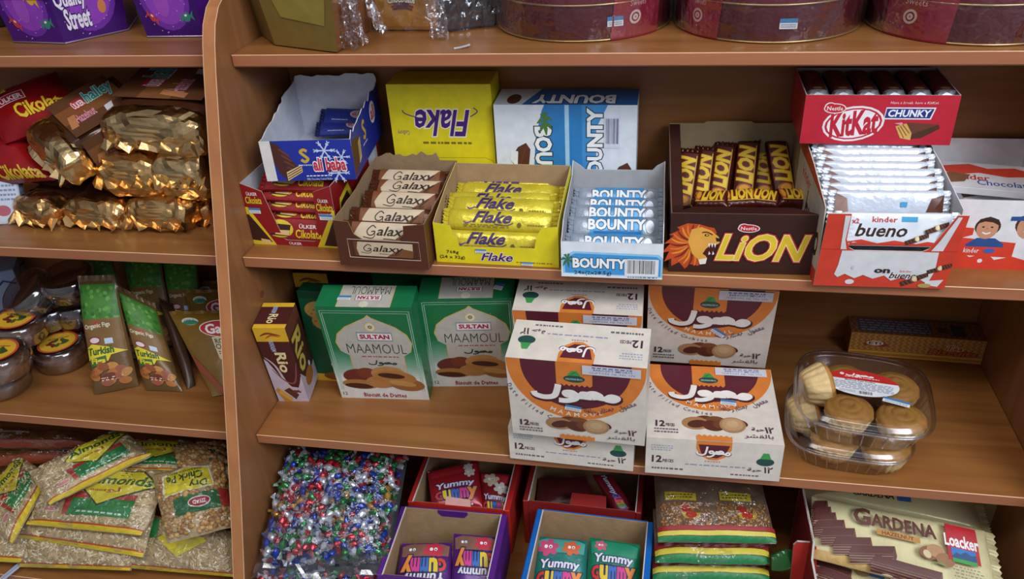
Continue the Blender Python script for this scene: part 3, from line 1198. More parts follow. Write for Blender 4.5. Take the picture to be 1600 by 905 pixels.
WB = K('#d5dcea', .25, .2, .05, 50, .5, 60)
DK = K('#8a5a48', .3, .4, .3, 40, .6, 60)
b0 = bar('hazelnut_bar', '', 'chocolate bar', .128, .043, .012, WB, WB, bart, e=.07, p=3.2)
b1 = bar('hazelnut_bar', '', 'chocolate bar', .128, .043, .012, WB, WB, lambda c: (c.put([(.80, .0), (1.0, .0), (1.0, .9), (.88, .8), (.85, .3)], [[0, 1, 2, 3, 4]], K('#5c3224', .4)), c.put([(.0, .1), (.13, .2), (.10, .8), (.0, .95)], [[0, 1, 2, 3]], K('#a08078', .4)), c.rect(.6, .55, .66, .7, '#3f9fd0')), e=.07, p=3.2)
n = 11
for i in range(n):
    o = b0 if i == 0 else b1 if i == 1 else dup(b1)
    y = -.2726 + .013 + i * .0155
    if i == 0:
        o.location, o.rotation_euler = (.8799 + .004, -.2726 + .004, Z2 + .083), (math.radians(80), 0, aB)
        o['label'] = 'white hazelnut cream bar standing upright with its whole face in the front cut-out'
    else:
        o.location = (.8799 + .003 * math.sin(i * 2.2) - .028 * (y + .27), y + .012, Z2 + .090 + .0032 * i)
        o.rotation_euler = (math.radians(72), .014 * math.sin(i * 3.1), aB + .014 * math.sin(i * 1.3))
        o['label'] = 'white hazelnut cream bar leaning in the stack, number %d behind the upright front one' % i
    o['group'] = 'hazelnut cream bars in the tall tray'

# ---- red box of chunky wafer bars, standing on the hazelnut tray
KR = '#c01f34'


def art(c):
    c.rect(0, 0, 1, 1, KR)
    c.ell(.34, .42, .205, .36, '#f0e4e6', rot=8)
    c.ell(.34, .42, .190, .32, KR, rot=8)
    c.ell(.34, .42, .175, .29, '#f4eaec', rot=8)
    c.text('KitKat', .185, .20, .50, .66, '#c01f34', .04, 0, .15, ang=7)
    nestle(c, .205, .73, .075, .13)
    c.poly([(.535, .52), (.84, .52), (.86, .76), (.54, .76)], '#e9e6ee')
    c.poly([(.54, .545), (.832, .545), (.85, .735), (.545, .735)], '#24357c')
    c.text('CHUNKY', .56, .575, .83, .71, '#eef0f6', .03, 0, .12)
    c.text('Have a break, have a KitKat.', .56, .82, .87, .88, '#f0d8dc', .0, 0, .2, res=1)
    c.poly([(.63, .30), (.66, .40), (.61, .44), (.66, .46), (.68, .36)], '#e6a0a0')
    c.poly([(.655, .40), (.70, .46), (.90, .42), (.91, .34), (.80, .14), (.72, .12)], '#6a3a28')
    c.poly([(.72, .12), (.80, .14), (.91, .34), (.90, .42), (.735, .22)], '#4f2a1e')
    c.poly([(.62, .38), (.665, .14), (.735, .10), (.735, .24), (.69, .44)], '#d8ac5c')
    for j in range(3):
        c.line([(.64 + .012 * j, .36 + .03 * j), (.69 + .015 * j, .14 + .05 * j)], .0012, '#8a5a28')


dist = .953
w, d, h = .1895, .118, .0645
q0, q1 = PY(1249.4, 223.5, -.135), PY(1483.7, 227.7, -.135)
w = (q1 - q0).length
kz = (q0.z + q1.z) / 2
kt = PY(1251.5, 149, -.137).z
h = kt - kz
ke = tray_box('wafer_bar_box', 'red open box of chunky wafer bars standing on top of the white hazelnut bar tray', 'display box', w, d, [(-w / 2, h), (w / 2, h)],
              [(.001, h), (d, h)], [(-w / 2, h), (w / 2, h)], ((q0.x + q1.x) / 2, -.135, kz), (0, 0, -.0), K(KR, .4), GREYB, K('#c9c2c2', .7), art)


def bart(c):
    c.put([(.05, .02), (.95, .02), (.95, .98), (.05, .98)], [[0, 1, 2, 3]], '#5a1718')
    c.text('KitKat', .2, .25, .6, .75, '#a52028', .03)
    c.put([(.92, .0), (1., .0), (1., 1), (.92, 1)], [[0, 1, 2, 3]], K('#9a9aa2', .3, .5))
    c.ell(.86, .5, .04, .22, '#9a6a3c')
    c.put([(.1, .9), (.95, .9), (.95, .98), (.1, .98)], [[0, 1, 2, 3]], K('#8f92a2', .3, .5))


KM = K('#451418', .25, .35, .1, 40, .4, 60)
b0 = bar('chunky_wafer_bar', '', 'chocolate bar', .10, .029, .024, KM, K('#5a4a50', .3, .5), bart, e=.08, p=3.5)
nm = ['first from the torn end of the red box', 'second along the red box', 'third along the red box, above the red and white oval', 'fourth along the red box', 'fifth along the red box, above the blue lettering', 'sixth along the red box, next to its grey end wall']
for i in range(6):
    o = b0 if i == 0 else dup(b0)
    o.location = ((q0.x + q1.x) / 2 - w / 2 + .0185 + i * (w - .030) / 5 * 1.0 - .001, -.135 + .062, kz + h - .024)
    o.rotation_euler = (0, 0, math.radians(-90))
    o['label'] = 'dark red chunky wafer bar, ' + nm[i]
    o['group'] = 'chunky wafer bars in the red box'

# ---- white box of children's chocolate at the end of the shelf
def boy(c, u, v, s, hair, flip=1):
    r = c.w / c.h
    c.ell(u, v + s * r * .15, s * .95, s * r * .85, hair)
    c.ell(u, v, s * .8, s * r * .95, '#c99372')
    c.poly([(u - s * .8, v + s * r * .4), (u - s * .3, v + s * r * .62), (u + s * .3, v + s * r * .55), (u + s * .8, v + s * r * .3), (u + s * .7, v + s * r * .8), (u, v + s * r * 1.05), (u - s * .7, v + s * r * .8)], hair)
    for k in (-.32, .32):
        c.ell(u + k * s, v + .12 * s * r, s * .1, s * r * .07, '#2c1a14')
    c.curve([(u - s * .3, v - s * r * .35), (u, v - s * r * .48), (u + s * .3, v - s * r * .35)], s * c.w * .12, '#f2ece6')
    c.poly([(u - s * .1, v - s * r * .05), (u + s * .1, v - s * r * .05), (u, v + s * r * .12)], '#b67c5c')


def pack_face(c):
    c.rect(0, 0, 1, 1, WHITE)
    c.poly([(0, 0), (1, 0), (1, .28), (.7, .25), (.5, .34), (.2, .28), (0, .4)], RO)
    c.text('kinder', .08, .1, .4, .24, '#2a3c8c', .01, res=1)


def art(c):
    c.rect(0, 0, 1, 1, WHITE)
    c.poly([(0, 0), (1, 0), (1, .17), (.85, .14), (.8, .20), (.66, .15), (.55, .2), (.42, .14), (.35, .24), (.22, .17), (.1, .3), (.0, .3)], RO)
    c.ell(.31, .12, .02, .03, WHITE)
    c.poly([(.08, .20), (.55, .18), (.55, .40), (.10, .46)], RO)
    c.poly([(.0, .5), (.1, .44), (.2, .5), (.2, .6), (0, .62)], RO)
    c.poly([(.16, .36), (.24, .46), (.38, .46), (.46, .38), (.46, .33), (.17, .33)], '#27508f')
    boy(c, .30, .60, .105, '#3a2418')
    boy(c, .62, .64, .12, '#4a2c1c')
    c.poly([(.46, .78), (.80, .80), (.80, .74), (.46, .72)], '#27508f')
    c.text('kinder', .16, .24, .28, .31, '#f0f0f4', .01, res=1)
    c.ell(.36, .275, .045, .035, '#3f62b8')


xk0, xk1 = .966, 1.117
yk = PZ(1600, 430, Z2).y
yk = -.215
w, d, hf, hb = xk1 - xk0, .205, .098, .1
e = tray_box('child_chocolate_box', 'white box with a boy\'s portrait on its front, against the right end panel', 'display box', w, d, [(-w / 2, hf), (w / 2, hf)],
             [(.001, hf), (d * .5, hf - .006), (d, hb)], [(-w / 2, hb), (w / 2, hb)], ((xk0 + xk1) / 2, yk, Z2), (0, 0, 0), K('#dcdce2', .45), WHITE, K('#cfcac6', .7), art)


def part_(c):
    c.rect(0, 0, 1, 1, '#e0dfe4')
    c.poly([(0, .55), (.2, .5), (.4, .6), (.7, .5), (1, .6), (1, .75), (.8, .9), (.5, .8), (.3, .95), (0, .8)], RO)
    c.text('kinder', .1, .30, .5, .5, '#c8322a', .02)
    c.text('Chocolate', .36, .12, .95, .32, '#2a4c9c', .01)
    c.poly([(.0, .1), (.22, .2), (.3, .5), (.1, .55), (0, .5)], '#8a5a3c')


for i, (u, v, z, rz, tx) in enumerate(((1545, 300, .052, -.18, 'lying tilted on top inside the white box'), (1572, 318, .030, .05, 'half under the tilted one in the white box'))):
    q = PZ(u - 10, v - 24, Z2 + z + .012)
    carton('child_chocolate_pack', 'flat white and red chocolate pack, ' + tx, 'chocolate pack', .115, .075, .012, (q.x, q.y - .04, Z2 + z), (math.radians(4), 0, rz), WHITE, {'top': part_}, 'chocolate packs in the white box')

# ---- blue wafer box standing on a red wafer box
RED_U = '#8e171d'


def art(c):
    c.rect(0, 0, 1, 1, RED_U)
    c.poly([(0, 0), (.30, 0), (.02, .62), (0, .62)], '#d9c026')
    c.poly([(0, .08), (.22, .05), (.03, .5), (0, .5)], '#3a1a14')
    c.poly([(1, 0), (.72, 0), (.98, .62), (1, .62)], '#d9c026')
    c.poly([(1, .02), (.78, .04), (.96, .46), (1, .5)], '#3a1a14')
    c.poly([(.80, .06), (.97, .04), (.98, .14), (.84, .16)], '#d8b878')
    c.text('Cikolata', .04, .66, .22, .78, '#e0c428', .02, 0, .1)
    c.text('ULKER', .07, .80, .19, .86, '#f0dcdc', .02)
    c.text('Cikolata', .78, .60, .98, .72, '#e0c428', .02, 0, .1)
    c.text('ULKER', .82, .74, .94, .80, '#f0dcdc', .02)
    c.small(.78, .50, .98, .57, '#e0c8c8', 2, 4)
    c.text('ULKER', .42, .03, .56, .08, '#f0dcdc', .02, res=1)


w, d, hf = .140, .20, .0995
fo = [(-w / 2, hf), (-w * .27, hf * .88), (-w * .14, hf * .12), (-w * .1, hf * .09), (w * .22, hf * .09), (w * .27, hf * .14), (w * .30, hf * .9), (w / 2, hf)]
e = tray_box('red_wafer_box', 'red and yellow open wafer box under the blue wafer box', 'display box', w, d, fo, [(.001, hf), (d, hf)], [(-w / 2, hf), (w / 2, hf)],
             (.0705, -.2239, Z2), (0, 0, -.0235), K(RED_U, .4), K('#b9bcc4', .7), K('#b9aaa0', .7), None)
g = G()
# front print follows the two flaps of the cut-out front
U_, V_ = Vector((1, 0, 0)), Vector((0, 0, 1))
c = flat(g, (-w / 2, 0, 0), U_, V_, w, hf, .0003)
c.poly([(.0, 0), (.27, 0), (.03, .62), (0, .62)], '#d9c026')
c.poly([(0, .07), (.23, .045), (.025, .5), (0, .5)], '#3a1a14')
c.poly([(.10, .03), (.22, .02), (.2, .08), (.1, .1)], '#d8b878')
c.poly([(1, 0), (.74, 0), (.98, .62), (1, .62)], '#d9c026')
c.poly([(1, .02), (.82, .03), (.97, .46), (1, .5)], '#3a1a14')
c.text('Cikolata', .025, .68, .205, .79, '#e0c428', .02, 0, .1)
c.text('ÜLKER', .05, .81, .17, .87, '#f0dcdc', .02)
c.text('Cikolata', .81, .60, .99, .72, '#e0c428', .02, 0, .1)
c.text('ÜLKER', .84, .74, .95, .80, '#f0dcdc', .02)
c.small(.82, .50, .98, .57, '#e0c8c8', 2, 4)
c.text('ÜLKER', .42, .02, .56, .07, '#f0dcdc', .02, res=1)
merge(e, 'front_panel', g)
sticker(e, (-w / 2 + .006, 0, .052), (1, 0, 0), (0, 0, 1), .018, .009)
sticker(e, (w / 2 - .024, 0, .046), (1, 0, 0), (0, 0, 1), .02, .009)
g = G()
c = flat(g, (w / 2, 0, 0), (0, 1, 0), (0, 0, 1), d, hf, .0003)
c.poly([(.05, .2), (.2, .15), (.36, .55), (.3, .8), (.12, .7)], '#d9c026')
c.poly([(.08, .26), (.19, .22), (.31, .55), (.27, .7), (.13, .62)], '#3a1a18')
c.poly([(.75, .45), (.95, .45), (.95, .9), (.75, .9)], '#c9ccd8')
merge(e, 'side_panel', g, 1)


def bart(c):
    c.put([(.05, .0), (.95, .0), (.95, 1), (.05, 1)], [[0, 1, 2, 3]], '#8f1a20')
    c.ell(.3, .55, .19, .42, '#d6be2a')
    c.poly([(.14, .25), (.42, .2), (.46, .75), (.2, .8)], '#3c1c14')
    c.poly([(.22, .3), (.42, .24), (.44, .5), (.26, .5)], '#d8b878')
    c.text('Cikolata', .52, .15, .88, .55, '#e0c428', .02, 0, .1)
    c.text('ÜLKER', .58, .62, .82, .82, '#f0dcdc', .02)


RM = K('#96161c', .26, .3, .1, 40, .4, 60)
b0 = bar('wafer_bar', '', 'wafer bar', .112, .034, .014, RM, RM, bart, e=.09)
nm = ['lowest, upright in the front cut-out', 'second from the bottom', 'third from the bottom', 'fourth from the bottom', 'topmost, under the blue box']
for i in range(5):
    o = b0 if i == 0 else dup(b0)
    o.location = (.0705 + .004 * math.sin(i * 2), -.2239 + (.011 if i == 0 else .030 + .004 * i), Z2 + (.010 if i == 0 else .016 + .0155 * i))
    o.rotation_euler = (math.radians(78 if i == 0 else 30), .02 * math.sin(i), -.02)
    if i == 0:
        o.location.z = Z2 + .022
        o.location.y = -.2239 + .016
    o['label'] = 'red and yellow wafer bar, ' + nm[i]
    o['group'] = 'wafer bars in the red box'

BL = '#1c2f98'


def snow(c, u, v, r):
    for k in range(6):
        a = k * PI / 3
        e_ = (u + r * math.cos(a) / c.w, v + r * math.sin(a) / c.h)
        c.line([(u, v), e_], r * .14, '#c4cdea')
        for s_ in (-1, 1):
            for t in (.55, .85):
                b = a + s_ * .5
                c.line([(u + r * t * math.cos(a) / c.w, v + r * t * math.sin(a) / c.h), (u + (r * t * math.cos(a) + r * .3 * math.cos(b)) / c.w, v + (r * t * math.sin(a) + r * .3 * math.sin(b)) / c.h)], r * .1, '#c4cdea')


def emblem_s(c, u, v, h):
    k = h / 2
    q = lambda x, y: (u + x * k / c.w, v + y * k / c.h)
    c.curve([q(.5, .7), q(0, .95), q(-.5, .6), q(0, .05), q(.5, -.5), q(0, -.95), q(-.55, -.6)], k * .45, '#caa63a')
    c.small(u - k * 1.1 / c.w, v - k * 1.7 / c.h, u + k * 1.1 / c.w, v - k * 1.25 / c.h, '#d0d4e6', 1, 2)


def art(c):
    c.rect(.12, 0, 1, 1, BL)
    c.rect(0, 0, .12, 1, '#d9d4d2')
    c.poly([(.12, .98), (.2, .9), (.42, .22), (.24, .0), (.16, .2), (.12, .5)], '#4a241c')
    for k in range(4):
        c.line([(.2 + .02 * k, .8 - .15 * k), (.3 + .02 * k, .62 - .13 * k)], .003, '#6a382c')
    c.poly([(.24, .0), (.42, .22), (.42, .4), (.24, .22)], '#dcc48c')
    for k in range(3):
        c.line([(.245, .05 + .06 * k), (.415, .25 + .055 * k)], .0016, '#7a4a28')
    emblem_s(c, .47, .62, .019)
    snow(c, .70, .74, .014)
    snow(c, .82, .18, .014)
    snow(c, .88, .58, .011)
    c.text('ali baba', .56, .26, .91, .56, '#c92a3c', .03, edge='#f2eef4', ew=.06)
    c.small(.46, .10, .74, .16, '#e4e6f2', 1, 5)
    c.text('Milk Chocolate Coated Wafer', .46, .02, .74, .08, '#d4d8ee', .0, res=1)


w, d, hf, hb = .132, .190, .060, .090
aA = .105
fo = [(-w / 2, hf), (-w * .1, hf - .001), (-w * .06, hf - .006), (w * .0, hf - .001), (w * .05, hf - .006), (w * .12, hf), (w / 2, hf + .001)]
sl = torn((.001, hf), (d * .62, hb - .012), .0022, 9, 7) + torn((d * .64, hb - .006), (d, hb), .0015, 4, 8)
sr = [(.001, hf), (.012, hf + .01), (.02, hf + .004)] + torn((.03, hf + .008), (d, hb - .006), .004, 12, 11)


def sart(c):
    c.poly([(.0, 0), (.22, .18), (.24, .58), (.08, .66), (0, .6)], '#5a3020')
    c.poly([(.16, .14), (.235, .2), (.255, .55), (.185, .5)], '#dcc48c')
    for k in range(3):
        c.line([(.175 + .02 * k, .2 + .02 * k), (.19 + .02 * k, .48 + .02 * k)], .0016, '#7a4a28')
    emblem_s(c, .40, .55, .026)
    c.ell(.72, .62, .09, .2, '#e6e2ea')
    c.text('ali', .66, .5, .78, .74, '#c92a3c', .03)


e = tray_box('blue_wafer_box', 'torn-open blue wafer box stacked on the red wafer box by the divider', 'display box', w, d, fo, sl, [(-w / 2, hb)] + torn((-w * .48, hb + .006), (w * .48, hb + .006), .0025, 14, 9) + [(w / 2, hb)],
             (.1065, -.2074, Z2 + .1), (0, 0, aA), K(BL, .4), K('#c5c8d4', .65), K('#d4d2d4', .7), art, sart, so2=sr)

def bart(c):
    c.put([(.05, .0), (.95, .0), (.95, 1), (.05, 1)], [[0, 1, 2, 3]], '#223488')
    c.ell(.7, .6, .18, .3, '#c8bcc4')
    c.text('ali baba', .56, .48, .84, .72, '#c92a3c', .02)
    c.small(.2, .15, .5, .25, '#c8cce0', 1, 3)


b0 = bar('blue_wafer_bar', 'dark blue wafer bar lying at the back of the torn blue box', 'wafer bar', .088, .028, .014, K('#1a2260', .26, .3, .1, 40, .4, 60), K('#1a2260', .3, .3), bart, e=.09)
M_ = e.matrix_basis.copy()
RZ = Matrix.Rotation(aA, 4, 'Z')
L_ = Matrix.Translation((.1065, -.2074, Z2 + .1)) @ RZ
b0.location = L_ @ Vector((.014, .164, .012))
b0.rotation_euler = (math.radians(35), 0, aA)
b0['group'] = 'loose wafer bars in the blue box'
b1 = dup(b0, L_ @ Vector((.020, .176, .026)), (math.radians(40), 0.05, aA - .06), 'dark blue wafer bar with a pale oval, uppermost of two in the torn blue box')

# ================================================================ lower-middle shelf, right bay
CREAM, ORG, MAR, TXT = '#dad1c5', '#dd7f33', '#5d1c2e', '#43285a'


def rot180(c):
    return Cv(c.g, lambda u, v, h: c.fn(1 - u, 1 - v, h), c.w, c.h)


def maamoul_script(c, u0, v0, u1, v1, k, col, edge=None):
    q = lambda x, y: (u0 + (u1 - u0) * x, v0 + (v1 - v0) * y)
    S_ = [[q(.30, 1.05), q(.28, .55), q(.24, .1), q(.13, -.05), q(.02, .1), q(.0, .35)],
          [q(.52, .28), q(.46, .5), q(.38, .45), q(.40, .25), q(.50, .22), q(.50, .0), q(.40, -.2), q(.30, -.2)],
          [q(.50, .22), q(.60, .22), q(.66, .42), q(.58, .45), q(.60, .22), q(.70, .2)],
          [q(.70, .2), q(.80, .34), q(.73, .56), q(.66, .46), q(.76, .26), q(.88, .18)],
          [q(.86, .18), q(.92, .42), q(1.0, .32), q(.95, .10), q(.86, .15)]]
    if edge:
        for p in S_:
            c.curve([(x + k * .12 / c.w, y - k * .25 / c.h) for x, y in p], k * 1.45, edge)
    for p in S_:
        c.curve(p, k, col)


def date_cookies(c, u0, v0, u1, v1):
    w, h = u1 - u0, v1 - v0
    e = lambda x, y, a, b, col, r=0: c.ell(u0 + w * x, v0 + h * y, w * a, h * b, col, rot=r)
    e(.30, .66, .16, .22, '#6a3524', 20)
    e(.50, .68, .15, .22, '#7a4a2c')
    e(.86, .58, .14, .2, '#5a2a20', -20)
    e(.20, .44, .21, .36, '#a97b50')
    e(.22, .40, .15, .22, '#54291d', 15)
    e(.46, .34, .17, .28, '#5d2b20', -15)
    e(.58, .44, .12, .24, '#733c28')
    e(.76, .44, .20, .44, '#a98059')
    e(.76, .47, .16, .36, '#bd966c')
    e(.76, .5, .09, .2, '#c9a67e')


def glyph(c, ch, u, v, cap, col, ang, bold=0.0):
    """one letter of a curved line, cap = capital height in metres"""
    vs = text_tris(ch, 0.0, 1)[0]
    x0, x1 = min(p[0] for p in vs), max(p[0] for p in vs)
    y0, y1 = min(p[1] for p in vs), max(p[1] for p in vs)
    k = cap / .72
    m = (y0 + y1) / 2 - .36
    u2, v2 = u - m * k * math.sin(math.radians(ang)) / c.w, v + m * k * math.cos(math.radians(ang)) / c.h
    c.text(ch, u2 - (x1 - x0) * k / 2 / c.w, v2 - (y1 - y0) * k / 2 / c.h, u2 + (x1 - x0) * k / 2 / c.w, v2 + (y1 - y0) * k / 2 / c.h, col, bold, ang=ang, res=1)


def date_face(c, stick=True):
    c.rect(0, 0, 1, 1, CREAM)
    R_ = c.w * .498
    cy = .965
    a0, a1 = 180, 360

    def disc(r, col, ex=0):
        pts = [(.5 + r * math.cos(math.radians(a)) / c.w, cy + 1.08 * r * math.sin(math.radians(a)) / c.h) for a in range(180, 361, 6)]
        pts = [(max(.001, min(.999, x)), y) for x, y in pts]
        c.poly([(pts[0][0], 1.0)] + pts + [(pts[-1][0], 1.0)], col)
    disc(R_, ORG)
    disc(c.w * .395, MAR)
    c.poly([(.36, 1), (.36, .73)] + [(.36 + .26 * i / 14, .73 - (.025 if i % 2 else 0)) for i in range(15)] + [(.62, .73), (.62, 1)], ORG)
    c.ell(.49, .80, .078, .045, '#1f4a44')
    c.poly([(.44, .84), (.47, .90), (.51, .90), (.54, .84)], '#3c9a4c')
    c.text('HALWANI BROS', .43, .785, .55, .808, '#d8e6e0', .0, res=1)
    c.line([(.47, .85), (.50, .89)], .001, '#1d5a34')
    maamoul_script(c, .19, .55, .80, .71, .0088, '#f1ece8', '#4a1722')
    for i, ch in enumerate('MAAMOUL'):
        a = math.radians(-90 + (i - 3) * 7.6)
        u, v = .5 + R_ * .90 * math.cos(a) / c.w, cy + R_ * .98 * math.sin(a) / c.h
        glyph(c, ch, u, v, .0078, '#f2dfc8', (i - 3) * 7.6, .012)
    for i, ch in enumerate('Date Filled Cookies'):
        if ch != ' ':
            a = math.radians(205 + i * 3.55)
            u, v = .5 + R_ * 1.075 * math.cos(a) / c.w, cy + R_ * 1.15 * math.sin(a) / c.h
            glyph(c, ch, u, v, .0072, TXT, 205 + i * 3.55 - 270)
    c.text('\uFE8D\uFEDF\uFED4\uFE8E\uFEA7\uFEAE \uFE91\uFE8E\uFEDF\uFE98\uFEE4\uFEAE', .56, .37, .78, .45, TXT, .0, bend=.5, ang=14, res=1)
    c.text('\uFEE3\uFECC\uFEE4\uFEEE\uFEDD'[::-1], .80, .47, .94, .55, TXT, .0, ang=32, res=1)
    date_cookies(c, .27, .11, .76, .33)
    c.text('12', .07, .145, .135, .215, '#4a2038', .03)
    c.text('PIECES', .145, .15, .21, .185, '#4a2038', .02, res=1)
    c.small(.06, .06, .24, .13, '#6a5a66', 2, 3)
    c.text('\u0661\u0662', .88, .13, .94, .20, '#4a2038', .02, res=1)
    c.text('\uFEA3\uFE92\uFE94'[::-1], .78, .14, .87, .19, '#4a2038', .02, res=1)
    c.text('\uFE91\uFE8E\uFEDF\uFED8\uFEB8\uFEAE'[::-1], .72, .05, .93, .11, '#4a2038', .0, res=1)
    c.poly([(.37, 0), (.63, 0), (.63, .06), (.61, .05), (.59, .07), (.57, .05), (.55, .07), (.53, .05), (.51, .07), (.49, .05), (.47, .07), (.45, .05), (.43, .07), (.41, .05), (.39, .07), (.37, .05)], ORG)
    if stick:
        c.rect(.55, .875, .96, .985, '#cfd0dc')
        c.text('BAROODY IMPORTS', .63, .925, .90, .95, '#3f4a86', .01, res=1)
        c.text('CLIFTON, NJ. TEL 973', .60, .89, .92, .912, '#3f4a86', .0, res=1)
        c.small(.62, .95, .9, .98, '#5a64a0', 1, 5)


def date_side(c):
    c.rect(0, 0, 1, 1, CREAM)
    c.poly([(.37, 1), (.37, .78), (.41, .58), (.47, .48), (.53, .48), (.59, .58), (.63, .78), (.63, 1)], ORG)
    c.poly([(.385, .9), (.41, .66), (.47, .54), (.53, .54), (.59, .66), (.615, .9)], MAR)
    maamoul_script(c, .38, .62, .62, .84, .0028, '#f1ece8', '#4a1722')
    c.small(.44, .42, .56, .47, '#b86a3a', 1, 2)
    c.text('12', .05, .34, .12, .52, '#4a2038', .03)
    c.text('PIECES', .13, .35, .21, .43, '#4a2038', .02, res=1)
    c.small(.04, .66, .2, .84, '#9aa0bc', 3, 3)
    c.small(.05, .12, .3, .22, '#6a5a66', 1, 4)
    c.ell(.88, .52, .065, .11, '#1f4a44')
    c.poly([(.84, .60), (.86, .76), (.90, .76), (.92, .60)], '#3c9a4c')
    c.text('\u0661\u0662', .88, .22, .94, .38, '#4a2038', .02, res=1)
    c.text('\uFEA3\uFE92\uFE94'[::-1], .76, .22, .86, .34, '#4a2038', .02, res=1)
    c.small(.3, .3, .74, .36, '#8a90b4', 1, 8)
    c.small(.64, .08, .86, .16, '#6a5a66', 1, 6)


CRM = K(CREAM, .35)


def date_box(label, loc, rot, w, d, h, lying, name='date_cookie_box'):
    if lying:
        a = {'top': date_face, 'front': date_side, 'right': lambda c: c.small(.1, .2, .9, .8, '#b7a8a0', 4, 4)}
    else:
        a = {'front': date_face, 'top': lambda c: date_side(rot180(c))}
    o = carton(name, label, 'cookie box', w, d, h, loc, rot, CRM, a, 'date cookie boxes')
    return o


o = date_box('cream and orange date cookie box lying flat at the shelf edge', (.6893, -.3612, Z3), (0, 0, .0223), .1824, .1673, .0655, True)
sticker(o, (.012, .078, .0655), (1, -.1, 0), (.1, 1, 0), .022, .012)
o = date_box('cream date cookie box lying lowest, under the tilted one, only its narrow side showing', (.4925, -.3598, Z3), (0, 0, -.0351), .1781, .160, .060, True)
o = date_box('cream and orange date cookie box tipped forward on top of the lowest box', (.5051, -.3756, Z3 + .0635), (.1034, 0, -.0332), .1822, .077, .143, False)
sticker(o, (-.016, 0, .058), (1, 0, -.15), (.15, 0, 1), .022, .010)
o = date_box('cream date cookie box behind the tipped one, mostly its top side showing', (.4928, -.2470, Z3 + .0635), (.13, 0, .0062), .184, .072, .136, False)
o = date_box('cream and orange date cookie box standing upright behind the flat one, right', (.6824, -.159, Z3 + .044), (.2275, 0, -.004), .1826, .062, .1679, False)
sticker(o, (.002, 0, .080), (.75, 0, -.6), (.6, 0, .75), .024, .010)

# ---- green cookie boxes
GRN, PLT = '#0f6b3c', '#b9b3a8'


def maam_word(c, u0, v0, u1, v1, rot=0):
    c.text('MAAMOUL', u0, v0, u1, v1, '#2a3a34', -.012, rot)


def sultan_tag(c, u0, v0, u1, v1, rot=0):
    c.rect(u0 - .01, v0 - .012, u1 + .01, v1 + .012, '#8a8f98')
    c.rect(u0, v0, u1, v1, '#e6dcdc')
    du, dv = (u1 - u0) * .07, (v1 - v0) * .2
    c.text('SULTAN', u0 + du, v0 + dv, u1 - du, v1 - dv, '#a51f3a', .05, rot)


def arch(k, cx, w2, b, t):
    """onion arch outline: half width w2, bottom b, top t"""
    h = t - b
    L_ = [(-.78, 0), (-.78, .44), (-1.0, .50), (-1.08, .62), (-.98, .74), (-.70, .84), (-.35, .91), (-.10, .96), (0, 1.0)]
    pts = [(cx + x * w2 * k, b + y * h) for x, y in L_]
    return pts + [(2 * cx - x, y) for x, y in pts[-2::-1]]


def sultan_face(c):
    top, low = lin(GRN), lin('#dfe2dc')
    n = 40
    c.keep = True
    for i in range(n):
        t = max(0.0, min(1.0, (i / (n - 1) - .22) / .36))
        col = '#%02x%02x%02x' % tuple(int(a + (b - a) * t) for a, b in zip((0xdc, 0xdf, 0xd8), (0x10, 0x6e, 0x3e)))
        c.rect(0, i / n, 1, (i + 1) / n, col)
    c.keep = False
    for q in (.035, .055):
        c.line([(q + .0, .1), (q, 1 - q * 1.1), (1 - q, 1 - q * 1.1), (1 - q, .1)], .0013, '#9fc0ae')
    c.poly(arch(1.03, .525, .37, .16, .925), '#c9ad5c')
    c.poly(arch(1.0, .525, .37, .16, .915), PLT)
    rd = random.Random(4)
    for k in range(60):
        u, v = rd.uniform(.26, .80), rd.uniform(.3, .86)
        c.ell(u, v, .005, .004, '#cfcac0' if k % 2 else '#a29c92', n=6)
    c.ell(.525, .80, .062, .05, '#c9ad5c')
    c.ell(.525, .80, .052, .042, '#d6d0b8')
    c.ring(.525, .80, .001, .0035, '#8a7a34')
    sultan_tag(c, .37, .665, .73, .735)
    maam_word(c, .22, .52, .86, .625)
    c.small(.36, .475, .76, .50, '#a5484c', 1, 2)
    maamoul_script(c, .42, .40, .72, .445, .0022, '#2a3a34')
    e = lambda x, y, a, b, col, r=0: c.ell(x, y, a, b, col, rot=r)
    e(.25, .27, .16, .075, '#6b2d24', 8)
    e(.36, .30, .11, .06, '#7a3626')
    e(.26, .17, .2, .055, '#a8743e', -4)
    e(.24, .15, .16, .03, '#4a2318', -4)
    e(.50, .20, .17, .07, '#b27d46')
    e(.78, .18, .2, .075, '#9c6436', -8)
    e(.60, .30, .19, .08, '#b9844c')
    e(.66, .25, .24, .085, '#b07840', -4)
    e(.63, .275, .15, .03, '#45211a', -6)
    e(.74, .19, .15, .03, '#c09050', -10)
    c.text('12', .035, .04, .085, .075, '#2a2a2a', .0, res=1)
    c.text('Biscuit de Dattes', .27, .025, .75, .07, '#a5304a', .02, res=1)


def sultan_top(c):
    c.rect(0, 0, 1, 1, '#127242')
    c.rect(.22, 0, .78, 1, PLT)
    c.line([(.22, 0), (.22, 1)], .001, '#c9ad5c')
    c.line([(.78, 0), (.78, 1)], .001, '#c9ad5c')
    maam_word(c, .32, .58, .74, .95, 180)
    sultan_tag(c, .40, .32, .66, .54, 180)
    c.ell(.5, .13, .05, .14, '#d6d0b8')


